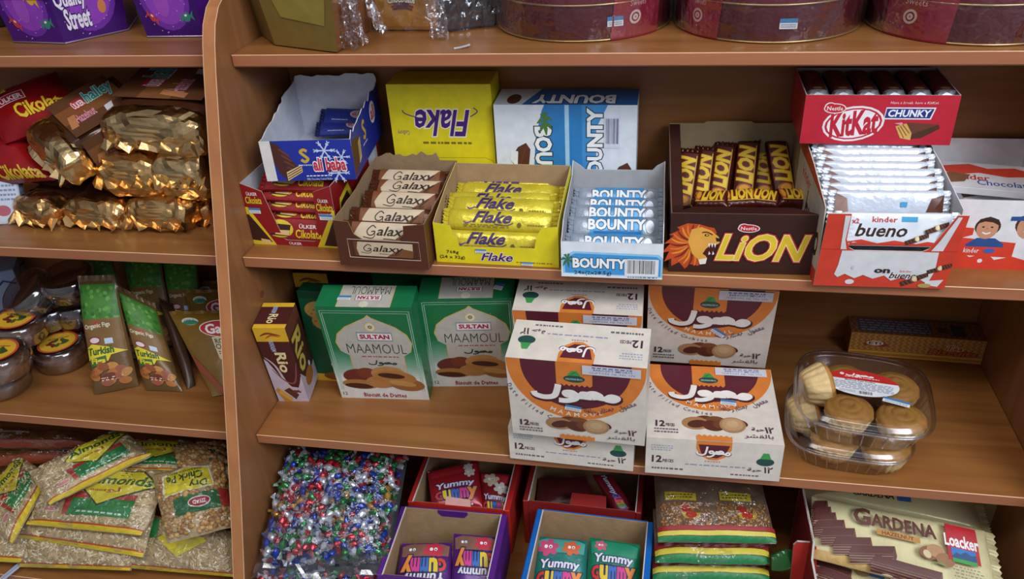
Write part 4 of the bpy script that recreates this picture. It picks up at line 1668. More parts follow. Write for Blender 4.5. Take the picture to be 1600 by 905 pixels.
GR = K('#127040', .3)
for i, (loc, rot, w, d, h, tx) in enumerate((
        ((.1779, -.2447, Z3), (.1598, 0, .0647), .1459, .049, .200, 'green and cream cookie box with an arch, nearest the shelf edge'),
        ((.3187, -.1971, Z3), (.1366, 0, .119), .1446, .0506, .1887, 'green arch-fronted cookie box beside the cream date cookie boxes'),
        ((.213, -.120, Z3), (.06, 0, .05), .1446, .05, .178, 'green cookie box behind the nearest arch-fronted one, only its top showing'),
        ((.364, -.112, Z3), (.05, 0, .06), .1446, .05, .190, 'green cookie box hidden behind the one beside the cream boxes'))):
    o = carton('maamoul_box', tx, 'cookie box', w, d, h, loc, rot, GR, {'front': sultan_face, 'top': sultan_top} if i < 2 else {'top': sultan_top}, 'green cookie boxes')
    if i == 0:
        sticker(o, (-.042, .014, h), (1, 0, 0), (0, 1, 0), .02, .010)
    if i == 1:
        sticker(o, (.040, .02, h), (.9, -.3, 0), (.3, .9, 0), .014, .016)


# ---- tall brown biscuit packet, green peanut packet behind it
def rio_front(c):
    c.rect(0, 0, 1, 1, '#4d1c1c')
    c.rect(0, .83, 1, 1, '#e0b02c')
    c.curve([(.15, .90), (.4, .935), (.8, .905)], .004, '#8a3a1c', True)
    c.curve([(.3, .87), (.5, .91), (.75, .89)], .003, '#a0522a', True)
    c.poly([(0, 0), (1, 0), (1, .34), (.8, .20), (.5, .22), (.1, .56), (0, .6)], '#c5bacb')
    c.curve([(.05, .62), (.3, .5), (.5, .24), (.8, .18), (1, .36)], .004, '#c8b8c0', True)
    c.curve([(.15, .46), (.45, .30), (.75, .28), (.98, .55)], .003, '#8a5048', True)
    c.text('Rio', .42, .42, .74, .68, '#e9d9a0', .03, -90)
    c.text('BISKREM', .36, .70, .50, .84, '#b6bede', .02, -90, res=1)
    c.poly([(.02, .16), (.12, .2), (.5, .05), (.4, .0), (.2, .0)], '#c98c3c')
    c.poly([(.3, .16), (.5, .2), (.75, .1), (.6, .03)], '#5c3220')
    c.poly([(.1, .12), (.2, .18), (.5, .03), (.42, .0)], '#d9a44c')
    for k in range(5):
        c.ell(.6 + .05 * k, .14 + .015 * (k % 2), .05, .012, '#6a3a26')


def rio_top(c):
    c.rect(0, 0, 1, 1, '#4d1c1c')
    c.rect(0, .0, 1, .16, '#e0b02c')
    c.rect(0, .84, 1, 1, '#e0b02c')
    c.text('Rio', .35, .2, .62, .55, '#e9d9a0', .02, -90)
    c.text('BISKREM', .38, .6, .52, .86, '#b6bede', .02, -90, res=1)


def rio_side(c):
    c.rect(0, 0, 1, 1, '#4a2420')
    c.rect(0, .84, 1, 1, '#6a3a2a')
    c.poly([(0, 0), (1, 0), (1, .25), (.4, .18), (0, .4)], '#b9adb8')
    c.text('Rio', .15, .35, .75, .8, '#c8b04a', .03, -90)
    c.ell(.5, .2, .3, .1, '#a0642c')
    c.ell(.7, .3, .06, .03, '#e6e6ea')


carton('biscuit_packet', 'tall narrow brown and yellow biscuit packet by the divider', 'biscuit packet', .0509, .0575, .1632, (.0291, -.2672, Z3), (.1565, 0, .0926), K('#4d1c1c', .35),
       {'front': rio_front, 'top': rio_top, 'right': rio_side})


def art(c):
    c.rect(0, 0, 1, 1, '#4a241c')
    c.text('Rio', .1, .2, .42, .8, '#a8884a', .02, 180)
    c.poly([(.55, .2), (1, .1), (1, .9), (.6, .8)], '#8a5a2a')


carton('biscuit_packet', 'brown biscuit packet pushed far back behind the tall narrow one', 'biscuit packet', .06, .06, .165, (-.0+.034, -.135, Z3), (0, 0, .02), K('#4a241c', .4), {'top': art, 'front': rio_front})


def art(c):
    c.rect(0, 0, 1, 1, '#0e5232')
    c.ell(.30, .80, .24, .10, '#b98f4c')
    c.ell(.38, .68, .24, .10, '#b28646')
    for k in range(14):
        c.ell(.16 + .04 * (k % 7), .64 + .022 * k * .6 + .03 * (k % 3), .02, .008, '#8a6430')
    c.text('Peanut', .46, .16, .66, .50, '#c9d2c6', .0, 90)
    c.text('Fourre', .30, .18, .42, .40, '#c9d2c6', .0, 90, res=1)
    c.rect(0, 0, 1, .08, '#d9a82c')
    c.ell(.4, .06, .25, .05, '#8a4f24')
    c.rect(0, .93, 1, 1, '#0b3f27')


o = carton('peanut_biscuit_box', 'dark green peanut biscuit box between the brown packet and the arch-fronted green boxes', 'biscuit box', .11, .028, .176, (.042+.055+.002, -.208, Z3), (.0, 0, .0), K('#0e4a2d', .35), {'front': art})

# ---- cookie pack at the back right
def teapack(c):
    c.rect(0, 0, 1, 1, '#a87638')
    for j in range(9):
        for i in range(44):
            c.ell((i + .5 + .5 * (j % 2)) / 45, .30 + .7 * (j + .5) / 9.5, .008, .026, ('#c89650', '#8a5e2a')[(i + j) % 2], n=6)
    c.rect(0, .20, 1, .27, '#d9a028')
    c.rect(0, .05, 1, .10, '#d9a028')
    c.rect(0, .0, 1, .04, '#8a2a1c')
    c.poly([(.10, .5), (.14, .72), (.26, .66), (.30, .5), (.24, .46)], '#9a2f20')
    c.ell(.19, .60, .065, .10, '#e0d2c4')
    c.text('ETi', .145, .55, .235, .65, '#6a2a24', .03, res=1)
    c.text('Tea', .73, .52, .84, .70, '#a8301c', .03, 0, .2, edge='#e0d4c0', ew=.05, res=1)
    c.text('Biscuits', .60, .30, .95, .52, '#c8642c', .03, 0, .2, edge='#5c1a14', ew=.05, res=1)


def teatop(c):
    c.rect(0, 0, 1, 1, '#7c5228')
    for j in range(5):
        for i in range(44):
            c.ell((i + .5 + .5 * (j % 2)) / 45, (j + .5) / 5, .008, .06, ('#94693a', '#684420')[(i + j) % 2], n=6)
    c.rect(.06, .12, .62, .92, '#4f4c58')
    c.small(.08, .15, .6, .9, '#8a8c9c', 5, 3)
    c.rect(.66, .3, .73, .62, '#3c3a30')
    c.rect(.76, .15, .86, .85, '#2c3a30')


o = carton('tea_biscuit_pack', 'long honeycomb-patterned biscuit pack lying alone at the back wall', 'biscuit pack', .2022, .047, .0469, (1.0200, -.0540, Z3), (0, 0, -.0397), K('#8a5c2e', .3), {'front': teapack, 'top': teatop}, r=.004)

# ---- two clear trays of maamoul cookies
def rsq(a, p=3.6):
    c_, s_ = math.cos(a), math.sin(a)
    return (abs(c_) ** p + abs(s_) ** p) ** (-1 / p)


def shell(g, prof, mat, n=64):
    """rounded-square lathe: prof = (half size, z)"""
    g.lathe([(r, z) for r, z in prof], n, mat, True, lambda a, i: rsq(a))


def cookie_tray(label, loc, rz, s, lid_h, lab):
    e = thing('cookie_tray', label, 'cookie tray', loc, (0, 0, rz), 'clear trays of cookies')
    g = G()
    shell(g, [(0, .001), (s * .80, .001), (s * .84, .003), (s * .965, .034), (s * .985, .036), (s * 1.02, .036), (s * 1.02, .0345)], CLEAR)
    for k in range(36):
        a = 2 * PI * k / 36
        r = rsq(a)
        g.tube([(s * .845 * r * math.cos(a), s * .845 * r * math.sin(a), .004), (s * .96 * r * math.cos(a), s * .96 * r * math.sin(a), .033)], .0009, CLEAR, 5)
    g.build('tray_base', e)
    g = G()
    shell(g, [(s * 1.025, .037), (s * 1.025, .0405), (s * .985, .0405), (s * .965, .042), (s * .93, .037 + lid_h * .8), (s * .90, .037 + lid_h), (s * .86, .0375 + lid_h), (0, .038 + lid_h)], CLEAR)
    global LID
    LID = g.build('lid', e)
    g = G()
    g.tube([(s * 1.025 * rsq(2 * PI * k / 64) * math.cos(2 * PI * k / 64), s * 1.025 * rsq(2 * PI * k / 64) * math.sin(2 * PI * k / 64), .0375) for k in range(65)], .0017, CLEAR, 6)
    g.build('rim', e)
    return e


CK1, CK2 = K('#dcbd85', .6, 0, .12, 70, .25, 160), K('#b5803c', .55, 0, .18, 60, .3, 140)


def cookie():
    g = G()
    wob = lambda a, i: 1 + (.05 * math.cos(a * 16) if i < 6 else 0)
    g.lathe([(0, 0), (.015, 0), (.0185, .002), (.0215, .008), (.0245, .016), (.0262, .021), (.0268, .0235)], 64, CK1, True, wob)
    g.lathe([(.0268, .0235), (.0262, .026), (.023, .0285), (.0205, .0282), (.0195, .0295), (.0135, .0302), (.0125, .0297), (.0115, .0308), (.005, .0313), (.0045, .0308), (0, .0312)], 40, CK2, True)
    g.v = [(x * 1.19, y * 1.19, z * 1.32) for x, y, z in g.v]
    return g.build('maamoul_cookie')


tx, ty, ta = .893, -.250, -.10
lowc, upc = Vector((.880, -.262, Z3)), Vector((.893, -.258, Z3 + .0475))
s1 = .083
cookie_tray('lower clear plastic tray of golden cookies, under the labelled one', lowc, -.12, s1, .010, False)
e = cookie_tray('upper clear plastic tray of golden cookies with a red and white label on its lid', upc, -.14, .088, .011, True)
g = G()
c = flat(g, (-.052, -.024, .0493), (1, 0, .0), (0, 1, 0), .098, .058, .0)
c.ell(.5, .5, .5, .5, '#e2e2e8', n=40)
pts = [(.5 + .5 * math.cos(math.radians(a)), .5 + .5 * math.sin(math.radians(a))) for a in range(12, 169, 6)]
c.poly(pts, '#c22c26')
maamoul_script(c, .30, .76, .66, .86, .0022, '#f0e6e4')
c.small(.28, .68, .74, .74, '#f0dcd8', 1, 3)
c.ell(.24, .80, .03, .05, '#e8d8d4')
c.text('Maamoul, Date Cookies', .28, .54, .68, .60, '#33343c', .02, res=1)
c.small(.08, .22, .92, .52, '#8288a0', 6, 7)
c.bars(.44, .05, .66, .19, BLACK, WHITE, 16, 3)
c.small(.2, .1, .42, .2, '#7a8098', 2, 7)
g.build('label', LID)
sticker(LID, (.022, -.030, .0496), (.95, -.2, 0), (.2, .95, 0), .034, .011, name='price_sticker')
ck = cookie()
first = True


def put_cookie(cen, rz, x, y, z, rot, tx):
    global first
    o = ck if first else dup(ck)
    first = False
    q = Matrix.Rotation(rz, 4, 'Z') @ Vector((x, y, z))
    o.location = cen + q
    o.rotation_euler = rot
    tag(o, tx, 'cookie', 'cookies in the clear trays')


for cen, rz, tn in ((upc, -.14, 'upper'), (lowc, -.12, 'lower')):
    zc = .0035
    for x, y, rot, tx in ((-.018, -.040, (0, 0, 0), 'front row, towards its left end'), (.048, -.042, (0, 0, .4), 'front row, right-hand end'),
                          (-.022, .028, (.06, 0, .3), 'rear row, behind the label\'s left end'), (.043, .026, (.06, 0, .8), 'rear row, behind the label\'s right end')):
        put_cookie(cen, rz, x, y, zc, rot, 'round golden cookie in the %s clear tray, %s' % (tn, tx))
    put_cookie(cen, rz, -.079, -.006, .034, (0, math.radians(80), .2), 'round golden cookie standing on edge at the left of the %s clear tray' % tn)

# ================================================================ top shelf, right bay
TM = K('#5f1722', .28, .25, .08, 30)
TL = K('#6c1a28', .25, .25, .08, 30)
RIM = K('#c6a878', .3, .8)
BANDR = K('#8c1a30', .4)


def round_tin(label, x, y, band, stk):
    R_ = .1245
    e = thing('round_tin', label, 'tin', (x, y, Z1), (0, 0, 0), 'large round maroon tins')
    g = G()
    g.lathe([(0, .001), (R_ - .002, .001), (R_, .003), (R_, .048)], 72, TM)
    g.build('tin_body', e)
    for z, r in ((.002, R_ + .0005), (.0485, R_ + .0012), (.066, R_ + .0016)):
        g = G()
        g.tube([(r * math.cos(2 * PI * k / 72), r * math.sin(2 * PI * k / 72), z) for k in range(73)], .0014, RIM, 6)
        g.build('rim', e)
    g = G()
    g.lathe([(R_ + .001, .049), (R_ + .001, .065), (R_ - .001, .067), (R_ - .004, .090), (R_ - .012, .095), (0, .097)], 72, TL)
    g.build('lid', e)
    a0, a1 = band
    g = G()

    def sf(u, v, hh):
        a = math.radians(a0 + (a1 - a0) * u + 4 * (v - .5))
        r = R_ + .0022 + hh
        return Vector((r * math.cos(a), r * math.sin(a), .001 + .09 * v))
    g.grid(lambda u, v: sf(u, v, 0), 20, 6, BANDR)
    c = Cv(g, sf, R_ * math.radians(a1 - a0), .09, .08)
    c.text('Baraneh', .2, .60, .62, .70, '#d8a8a8', .0, res=1)
    c.text('Sweets', .3, .46, .62, .55, '#d8a8a8', .0, res=1)
    c.ring(.42, .30, .006, .009, '#d8b4b0')
    c.ring(.42, .30, .001, .004, '#d8b4b0')
    g.build('paper_band', e)
    if stk is not None:
        a = math.radians(stk)
        p = Vector((math.cos(a) * (R_ + .0006), math.sin(a) * (R_ + .0006), .019))
        sticker(e, p, (-math.sin(a), math.cos(a), 0), (0, 0, 1), .022, .013)
    # crinkled cellophane round the tin
    g = G()

    def wr(u, v):
        a = 2 * PI * u
        n_ = noise.noise(Vector((math.cos(a) * 7 + x * 9, math.sin(a) * 7, v * 2))) * .5 + .5
        r = R_ + .0035 + .0035 * n_
        return (r * math.cos(a), r * math.sin(a), .004 + .092 * v)
    g.grid(wr, 110, 7, FILM, False, True)
    g.build('cellophane_wrap', e)
    return e


round_tin('maroon round tin with price sticker at its front, nearest the gold gift box', .479, .010, (-66, -30), -70)
round_tin('maroon round tin with price sticker, between two other round tins', .736, -.002, (-150, -122), -88)
round_tin('maroon round tin with a wide dark red paper band, at the right end panel', .990, -.020, (-152, -112), None)

# olive gift box in cellophane
q0, q1, q2, q3 = PZ(430, 72, Z1), PZ(527, 84, Z1), PZ(588, 42, Z1), PZ(398, 48, Z1)
cg = (q0 + q1 + q2 + q3) / 4
e = thing('gift_box', 'olive gold gift box wrapped in crinkled cellophane at the left end of the top shelf', 'gift box', (cg.x, cg.y, Z1))
g = G()
base = [Vector((q.x - cg.x, q.y - cg.y, .002)) for q in (q0, q1, q2, q3)]
H_ = .12
topq = [Vector((p.x * 1.25, p.y * 1.15 - .012, H_)) for p in base]
OL, OL2 = K('#8a743c', .35, .3), K('#8f5a34', .4, .2)
for i in range(4):
    j = (i + 1) % 4
    g.add([base[i], base[j], topq[j], topq[i]], [[0, 1, 2, 3]], (OL, OL2, OL2, K('#7a6a3c', .4, .2))[i])
g.add(topq, [[0, 1, 2, 3]], OL)
g.add(base, [[3, 2, 1, 0]], OL)
u_ = (base[1] - base[0])
c = Cv(g, lambda u, v, hh: base[0].lerp(base[1], u).lerp(topq[0].lerp(topq[1], u), v) + Vector((.0, -1, 0)) * (hh + .0004), u_.length, H_)
c.poly([(.25, .36), (.86, .30), (.95, .98), (.05, .98)], '#94843c')
c.poly([(.32, .42), (.80, .37), (.88, .98), (.16, .98)], '#9f9244')
for s_ in (0, 1):
    c.curve([(.42 + .2 * s_, .60), (.40 + .2 * s_, .72), (.44 + .2 * s_, .84), (.48 + .2 * s_, .98)], .006, '#3c3416', True)
    c.curve([(.40 + .2 * s_, .70), (.50 + .2 * s_, .78), (.56 + .2 * s_, .95)], .005, '#4a4220', True)
g.build('box_body', e)
g = G()


def wr(u, v):
    a = 2 * PI * u
    k = rsq(a, 5)
    P_ = lambda qs: sum((qs[i] for i in range(4)), Vector((0, 0, 0))) / 4
    d_ = Vector((math.cos(a), math.sin(a), 0))
    # corners of base / top in angular order
    ax, ay = (base[1] - base[0]) / 2, (base[3] - base[0]) / 2
    c0 = P_(base)
    p = c0 + (ax * math.cos(a) + ay * math.sin(a)) * k
    sc = 1.14 + .25 * v + .10 * noise.noise(Vector((math.cos(a) * 3, math.sin(a) * 3, v * 4)))
    flare = .045 * max(0, math.cos(a - .5)) ** 4 * (1 - v)
    p = c0 + (p - c0) * sc + d_ * (.010 * noise.noise(Vector((math.cos(a) * 11, math.sin(a) * 11, v * 9))) + .007 * (1 - 2 * abs(noise.noise(Vector((math.cos(a) * 14 + v * 9, math.sin(a) * 14, v * 12))))))
    p.z = .004 + H_ * v * 1.02 + .004 * noise.noise(Vector((u * 30, v * 8, 2)))
    return p


g.grid(wr, 130, 36, FILM3, False, True)
g.build('cellophane_wrap', e)
g = G()
for k, (a_, b_) in enumerate((((.070, .0, .10), (.085, -.03, .006)), ((.075, .035, .1), (.100, .01, .012)))):
    a_, b_ = Vector(a_), Vector(b_)
    g.grid(lambda u, v: a_.lerp(b_, v) + Vector((.012 * (u - .5) + .018 * v * u, -.02 * u, 0)) + Vector((0, .012, .008)) * noise.noise(Vector((u * 9, v * 7, k))), 10, 16, FILM3, False)
g.build('cellophane_tail', e)

# cookie packet in cellophane, and a dark package behind
q0, q1 = PZ(586, 50, Z1), PZ(684, 51, Z1)
cx = (q0 + q1) / 2
e = thing('cookie_packet', 'golden brown wrapped cookie packet with a dark blue emblem', 'cookie packet', (cx.x, cx.y, Z1), (0, 0, -.05))
wq = (q1 - q0).length
g = G()
g.box((-wq / 2, 0, .001), (wq / 2, .07, .10), K('#a5702e', .35, 0, .2, 40, .3, 90), .008, 2)
c = flat(g, (-wq / 2, 0, 0), (1, 0, 0), (0, 0, 1), wq, .10, .0006)
c.ell(.48, .50, .15, .17, '#28245c')
c.text('Chocodate', .27, .43, .69, .53, '#d8cdb8', .03, bend=-.2, edge='#3a2a1c', ew=.05)
c.curve([(.32, .36), (.48, .40), (.66, .36)], .003, '#5c2c1c')
c.curve([(.34, .32), (.48, .36), (.64, .32)], .003, '#5c2c1c')
g.build('packet_body', e)
g = G()
g.grid(lambda u, v: Vector((-wq / 2 - .006 + (wq + .014) * u, -.005 + .004 * noise.noise(Vector((u * 8, v * 8, 3))), .002 + .10 * v)), 24, 16, FILM, False)
g.grid(lambda u, v: Vector((wq / 2 - .012 + .028 * u + .014 * (1 - v), -.012 - .03 * (1 - v) + .010 * noise.noise(Vector((u * 8, v * 8, 6))), .002 + .075 * v)), 10, 14, FILM3, False)
g.build('cellophane_wrap', e)
q0 = PZ(716, 48, Z1)
e = thing('dark_gift_packet', 'black wrapped packet with a small blue sticker beside the golden cookie packet', 'packet', (q0.x + .026, q0.y + .006, Z1), (0, 0, .45))
g = G()
g.box((-.05, 0, .001), (.05, .07, .09), K('#17131a', .4), .004)
g.build('packet_body', e)
sticker(e, (.0, 0, .050), (1, 0, 0), (0, 0, 1), .016, .014)
g = G()
g.grid(lambda u, v: Vector((-.054 + .108 * u, -.004 + .004 * noise.noise(Vector((u * 9, v * 8, 9))), .002 + .088 * v)), 20, 14, FILM, False)
g.build('cellophane_wrap', e)
# loose price label
q = PZ(722, 75, Z1)
g = G()
g.grid(lambda u, v: ((u - .5) * .022, (v - .5) * .008, .0006 + .003 * u * u), 6, 2, WHITE)
g.grid(lambda u, v: ((u - .5) * .022, (.5 - v) * .008, .0005 + .003 * u * u), 6, 2, WHITE)
c = Cv(g, lambda u, v, hh: Vector(((u - .5) * .022, (v - .5) * .008, .0007 + .003 * u * u + hh)), .022, .008)
c.small(.1, .1, .9, .6, '#8a92b4', 1, 2)
o = g.build('price_label')
o.location, o.rotation_euler = (q.x, q.y, Z1), (0, 0, .35)
tag(o, 'small loose white price label lying on the top shelf edge', 'label')

# ================================================================ bottom shelf, right bay
def PX(u, v, x):
    d = ray(u, v)
    return CAM + d * ((x - CAM.x) / d.x)


def film_over(parent, c, th, cen, amp=.003, seed=0, lift=.004, mat=None, nu=40, nv=34):
    """clear film skin lying over a soft bag"""
    c = [Vector(p) for p in c]
    n = ((c[1] - c[0]) + (c[2] - c[3])).cross((c[0] - c[3]) + (c[1] - c[2])).normalized()
    g = G()

    def sf(u, v):
        p = lerp4(c, u, v)
        k = max(0.0, (1 - abs(2 * u - 1) ** 4) * (1 - abs(2 * v - 1) ** 4)) ** .6
        return p + n * (th / 2 * k + lift * k + .0012 + amp * noise.noise(Vector((u * 7, v * 7, seed))) + amp * .5 * noise.noise(Vector((u * 19, v * 19, seed + 4)))) - cen
    g.grid(sf, nu, nv, mat or FILM2, False)
    return g.build('clear_film', parent)


# ---- big clear bag of foil candies
def candy_mesh(cols):
    g = G()
    a, b = cols
    bm = bmesh.new()
    bmesh.ops.create_icosphere(bm, subdivisions=2, radius=1)
    for v in bm.verts:
        v.co = Vector((v.co.x * .0075, v.co.y * .0052, v.co.z * .0048)) * (1 + .12 * noise.noise(v.co * 3))
    g.bm(bm, a)
    for s_ in (-1, 1):
        n = 8
        vs = [(s_ * .0062, 0, 0)]
        for i in range(n + 1):
            t = -1 + 2 * i / n
            vs.append((s_ * (.0128 + .0012 * (i % 2)), t * .0058, .0022 * (1 if i % 2 else -1)))
        g.add(vs, [[0, i + 1, i + 2] if s_ > 0 else [0, i + 2, i + 1] for i in range(n)], b)
    return g


FO = {'blue': ('#1c3c9c', '#2a52b4'), 'green': ('#1f7a40', '#2f8a50'), 'red': ('#a81c2c', '#c23040'), 'white': ('#c9ccd6', '#d4d7e0'), 'gold': ('#b98a3a', '#c99c4c')}
CPRO = {}
for k, (h1, h2) in FO.items():
    o = candy_mesh((K(h1, .22, .55, .15, 90), K({'blue': '#7d8cc4', 'green': '#8fb39c', 'red': '#cf8f98', 'white': '#c3c8d6', 'gold': h2}[k], .25, .45, .15, 90))).build('wrapped_candy')
    CPRO[k] = o
CUSED = {k: False for k in FO}
XL = .014
bTL, bBL = PX(452, 700, XL), PX(400, 884, .010)
bTR, bBR = PZ(634, 704, bTL.z), PZ(603, 880, bBL.z)
cb = [bTL, bTR, bBR, bBL]
CUNDER = G()


def scatter_candies(c, th, nx, ny, seed, where, u0=.03, u1=.97, v0=.04, v1=.97):
    rd = random.Random(seed)
    c = [Vector(p) for p in c]
    n = ((c[1] - c[0]) + (c[2] - c[3])).cross((c[0] - c[3]) + (c[1] - c[2])).normalized()
    base = n.to_track_quat('Z', 'Y').to_matrix().to_4x4()
    names = list(FO)
    for j in range(ny):
        for i in range(nx):
            u = u0 + (u1 - u0) * (i + .5 + rd.uniform(-.42, .42)) / nx
            v = v0 + (v1 - v0) * (j + .5 + rd.uniform(-.42, .42)) / ny
            k = max(0.0, (1 - abs(2 * u - 1) ** 4) * (1 - abs(2 * v - 1) ** 4)) ** .6
            p = lerp4(c, u, v) + n * (th / 2 * k - .003 + rd.uniform(-.002, .003))
            col = rd.choices(names, (6, 7, 6, 6, 1))[0]
            o = CPRO[col] if not CUSED[col] else CPRO[col].copy()
            if CUSED[col]:
                COL.objects.link(o)
            CUSED[col] = True
            o.location = p
            o.rotation_euler = (base @ Matrix.Rotation(rd.uniform(0, PI), 4, 'Z') @ Matrix.Rotation(rd.uniform(-.7, .7), 4, 'Y') @ Matrix.Rotation(rd.uniform(0, 6), 4, 'X')).to_euler()
            s_ = rd.uniform(.95, 1.25)
            o.scale = (s_, s_, s_)
            tag(o, '%s foil candy with twisted ends inside the big clear bags by the divider' % {'white': 'silvery white'}.get(col, col), 'candy', '%s foil candies in the clear bags' % col)


def under(c, th, seed, n=420):
    """the mass of candies below the top layer"""
    rd = random.Random(seed)
    c = [Vector(p) for p in c]
    nn = ((c[1] - c[0]) + (c[2] - c[3])).cross((c[0] - c[3]) + (c[1] - c[2])).normalized()
    g = G()
    cols = [K(FO[k][0], .22, .55, .15, 90) for k in FO]
    for _ in range(n):
        u, v = rd.uniform(.02, .98), rd.uniform(.02, .98)
        k = max(0.0, (1 - abs(2 * u - 1) ** 4) * (1 - abs(2 * v - 1) ** 4)) ** .6
        p = lerp4(c, u, v) + nn * (th / 2 * k - .011 + rd.uniform(-.003, .002))
        bm = bmesh.new()
        bmesh.ops.create_icosphere(bm, subdivisions=1, radius=.0075)
        for q in bm.verts:
            q.co = p + Vector((q.co.x * rd.uniform(.7, 1.2), q.co.y * rd.uniform(.7, 1.2), q.co.z * .7))
        g.bm(bm, cols[rd.choices(range(5), (5, 6, 5, 8, 1))[0]])
    return g


for ci, (cc_, lb, th) in enumerate(((cb, 'big clear bag of foil candies leaning against the divider, uppermost', .05),
                                   ([PX(402, 893, .012), PZ(602, 888, bBL.z - .03), PZ(602, 960, bBL.z - .07), PX(385, 960, .012)], 'second clear bag of foil candies lying below the big one', .03))):
    cen = sum((Vector(p) for p in cc_), Vector()) / 4
    o = pillow('candy_bag', lb, 'candy bag', [p - Vector((0, 0, .022)) for p in cc_], th * .7, K('#22242c', .5), None, 'clear bags of candies', px=4.0, seed=3 + ci)
    film_over(o, cc_, th, o.location, .005, ci, .007)
    g = G()
    U_ = Vector(cc_[2]) - Vector(cc_[3])
    D_ = (Vector(cc_[3]) - Vector(cc_[0])).normalized()
    g.grid(lambda a, b: Vector(cc_[3]) + U_ * a + D_ * (.022 * b) + Vector((0, 0, .004 + .004 * math.sin(a * 9) * b + .003 * noise.noise(Vector((a * 8, b, ci))))) - o.location, 30, 3, SMOKE, False)
    g.build('seal_strip', o)
    gu = under(cc_, th, 11 + ci, 420 if ci == 0 else 120)
    m_ = gu.build('candy_mass', o)
    m_.location = -Vector(o.location)
    m_['kind'] = 'stuff'
    scatter_candies(cc_, th, 14 if ci == 0 else 14, 17 if ci == 0 else 4, 5 + ci, '', v0=.05 if ci == 0 else .45)


# ---- gummy boxes
def gummy_box(label, x0, x1, yf, yb, zr, col, tabc, rz=0.0, tab=None, front=None):
    w, d, h = x1 - x0, yb - yf, zr - Z4
    e = thing('gummy_box', label, 'display box', ((x0 + x1) / 2, yf, Z4), (0, 0, rz), 'open gummy candy boxes')
    m, t = K(col, .5), .010
    hf = front or h
    for nm, a, b in (('side_panel', (-w / 2, 0, 0), (-w / 2 + t, d, h)), ('side_panel', (w / 2 - t, 0, 0), (w / 2, d, h))):
        g = G()
        g.box(a, b, m, .0015)
        s_ = 1 if a[0] < 0 else -1
        xi = (b[0] if s_ > 0 else a[0]) + s_ * .0006
        g.box((xi - .0005, t * .2, .001), (xi + .0005, d - .003, h - .0015), KRAFT)
        xw = xi - s_ * .001
        g.box((xw - .0007, .001, h - .001), (xw + .0007, d - .002, h + .0006), WHITE)
        g.build(nm, e)
    g = G()
    g.box((-w / 2 + t, d - .002, 0), (w / 2 - t, d, h), m)
    g.box((-w / 2 + t, d - .0034, .001), (w / 2 - t, d - .002, h - .0005), KRAFT)
    if tab == 'back':
        g.prism((0, d - .004, h), (1, 0, 0), (0, 0, 1), [(-.026, .0), (-.026, -.006), (-.020, -.013), (.018, -.013), (.024, -.006), (.024, 0)][::-1][::-1], .0008, K(tabc), K(tabc), K(tabc))
    g.build('back_panel', e)
    g = G()
    g.box((-w / 2 + t, 0, 0), (w / 2 - t, .002, hf), m)
    g.box((-w / 2 + t, .002, .001), (w / 2 - t, .0034, hf - .001), KRAFT)
    g.build('front_panel', e)
    g = G()
    g.box((-w / 2 + t, .002, .0005), (w / 2 - t, d - .002, .002), KRAFT)
    g.build('base_panel', e)
    return e


ZR = .362
RED_B = '#b5251f'
pB, pB2 = PZ(626, 797, ZR), PZ(797, 797, ZR)
xP0, xP1, yP = pB.x, pB2.x, (pB.y + pB2.y) / 2
gummy_box('purple open box of gummy candy bags at the shelf edge', xP0, xP1, -.452, yP, ZR, '#5c2384', '#55207c', .02, 'back')
pB, pB2 = PZ(835, 795, ZR), PZ(1017, 814, ZR)
xC0, xC1, yC = pB.x, pB2.x, (pB.y + pB2.y) / 2
gummy_box('blue open box of gummy candy bags at the shelf edge', xC0, xC1, -.452, yC, ZR, '#1268c0', '#1268c0', -.03)
r0, r1 = PZ(632, 797, ZR), PZ(797, 797, ZR)
er = gummy_box('red open box of popcorn gummy bags behind the purple box', r0.x, r1.x, yP + .006, yP + .006 + .16, ZR + .003, RED_B, RED_B, .0)
g = G()
g.prism((.000, .0, ZR - Z4), (1, 0, 0), (0, .25, 1), [(-.022, 0), (.022, 0), (.021, .016), (-.019, .018)], .0012, K('#e8b0a4', .5), K('#e8b0a4', .5), K('#e8b0a4', .5))
g.build('tuck_tab', er)
r0, r1 = PZ(815, 790, ZR), PZ(1003, 797, ZR)
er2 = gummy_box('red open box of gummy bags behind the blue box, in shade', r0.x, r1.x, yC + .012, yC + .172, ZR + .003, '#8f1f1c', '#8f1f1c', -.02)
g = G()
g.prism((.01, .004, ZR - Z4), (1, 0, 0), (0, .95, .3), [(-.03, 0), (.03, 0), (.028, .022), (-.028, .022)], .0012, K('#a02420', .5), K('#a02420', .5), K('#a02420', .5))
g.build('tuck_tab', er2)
LET = ['#d8342c', '#e88a2c', '#e8c82c', '#3c9a4a', '#2f6ac0', '#7a3ca0', '#d8348c']


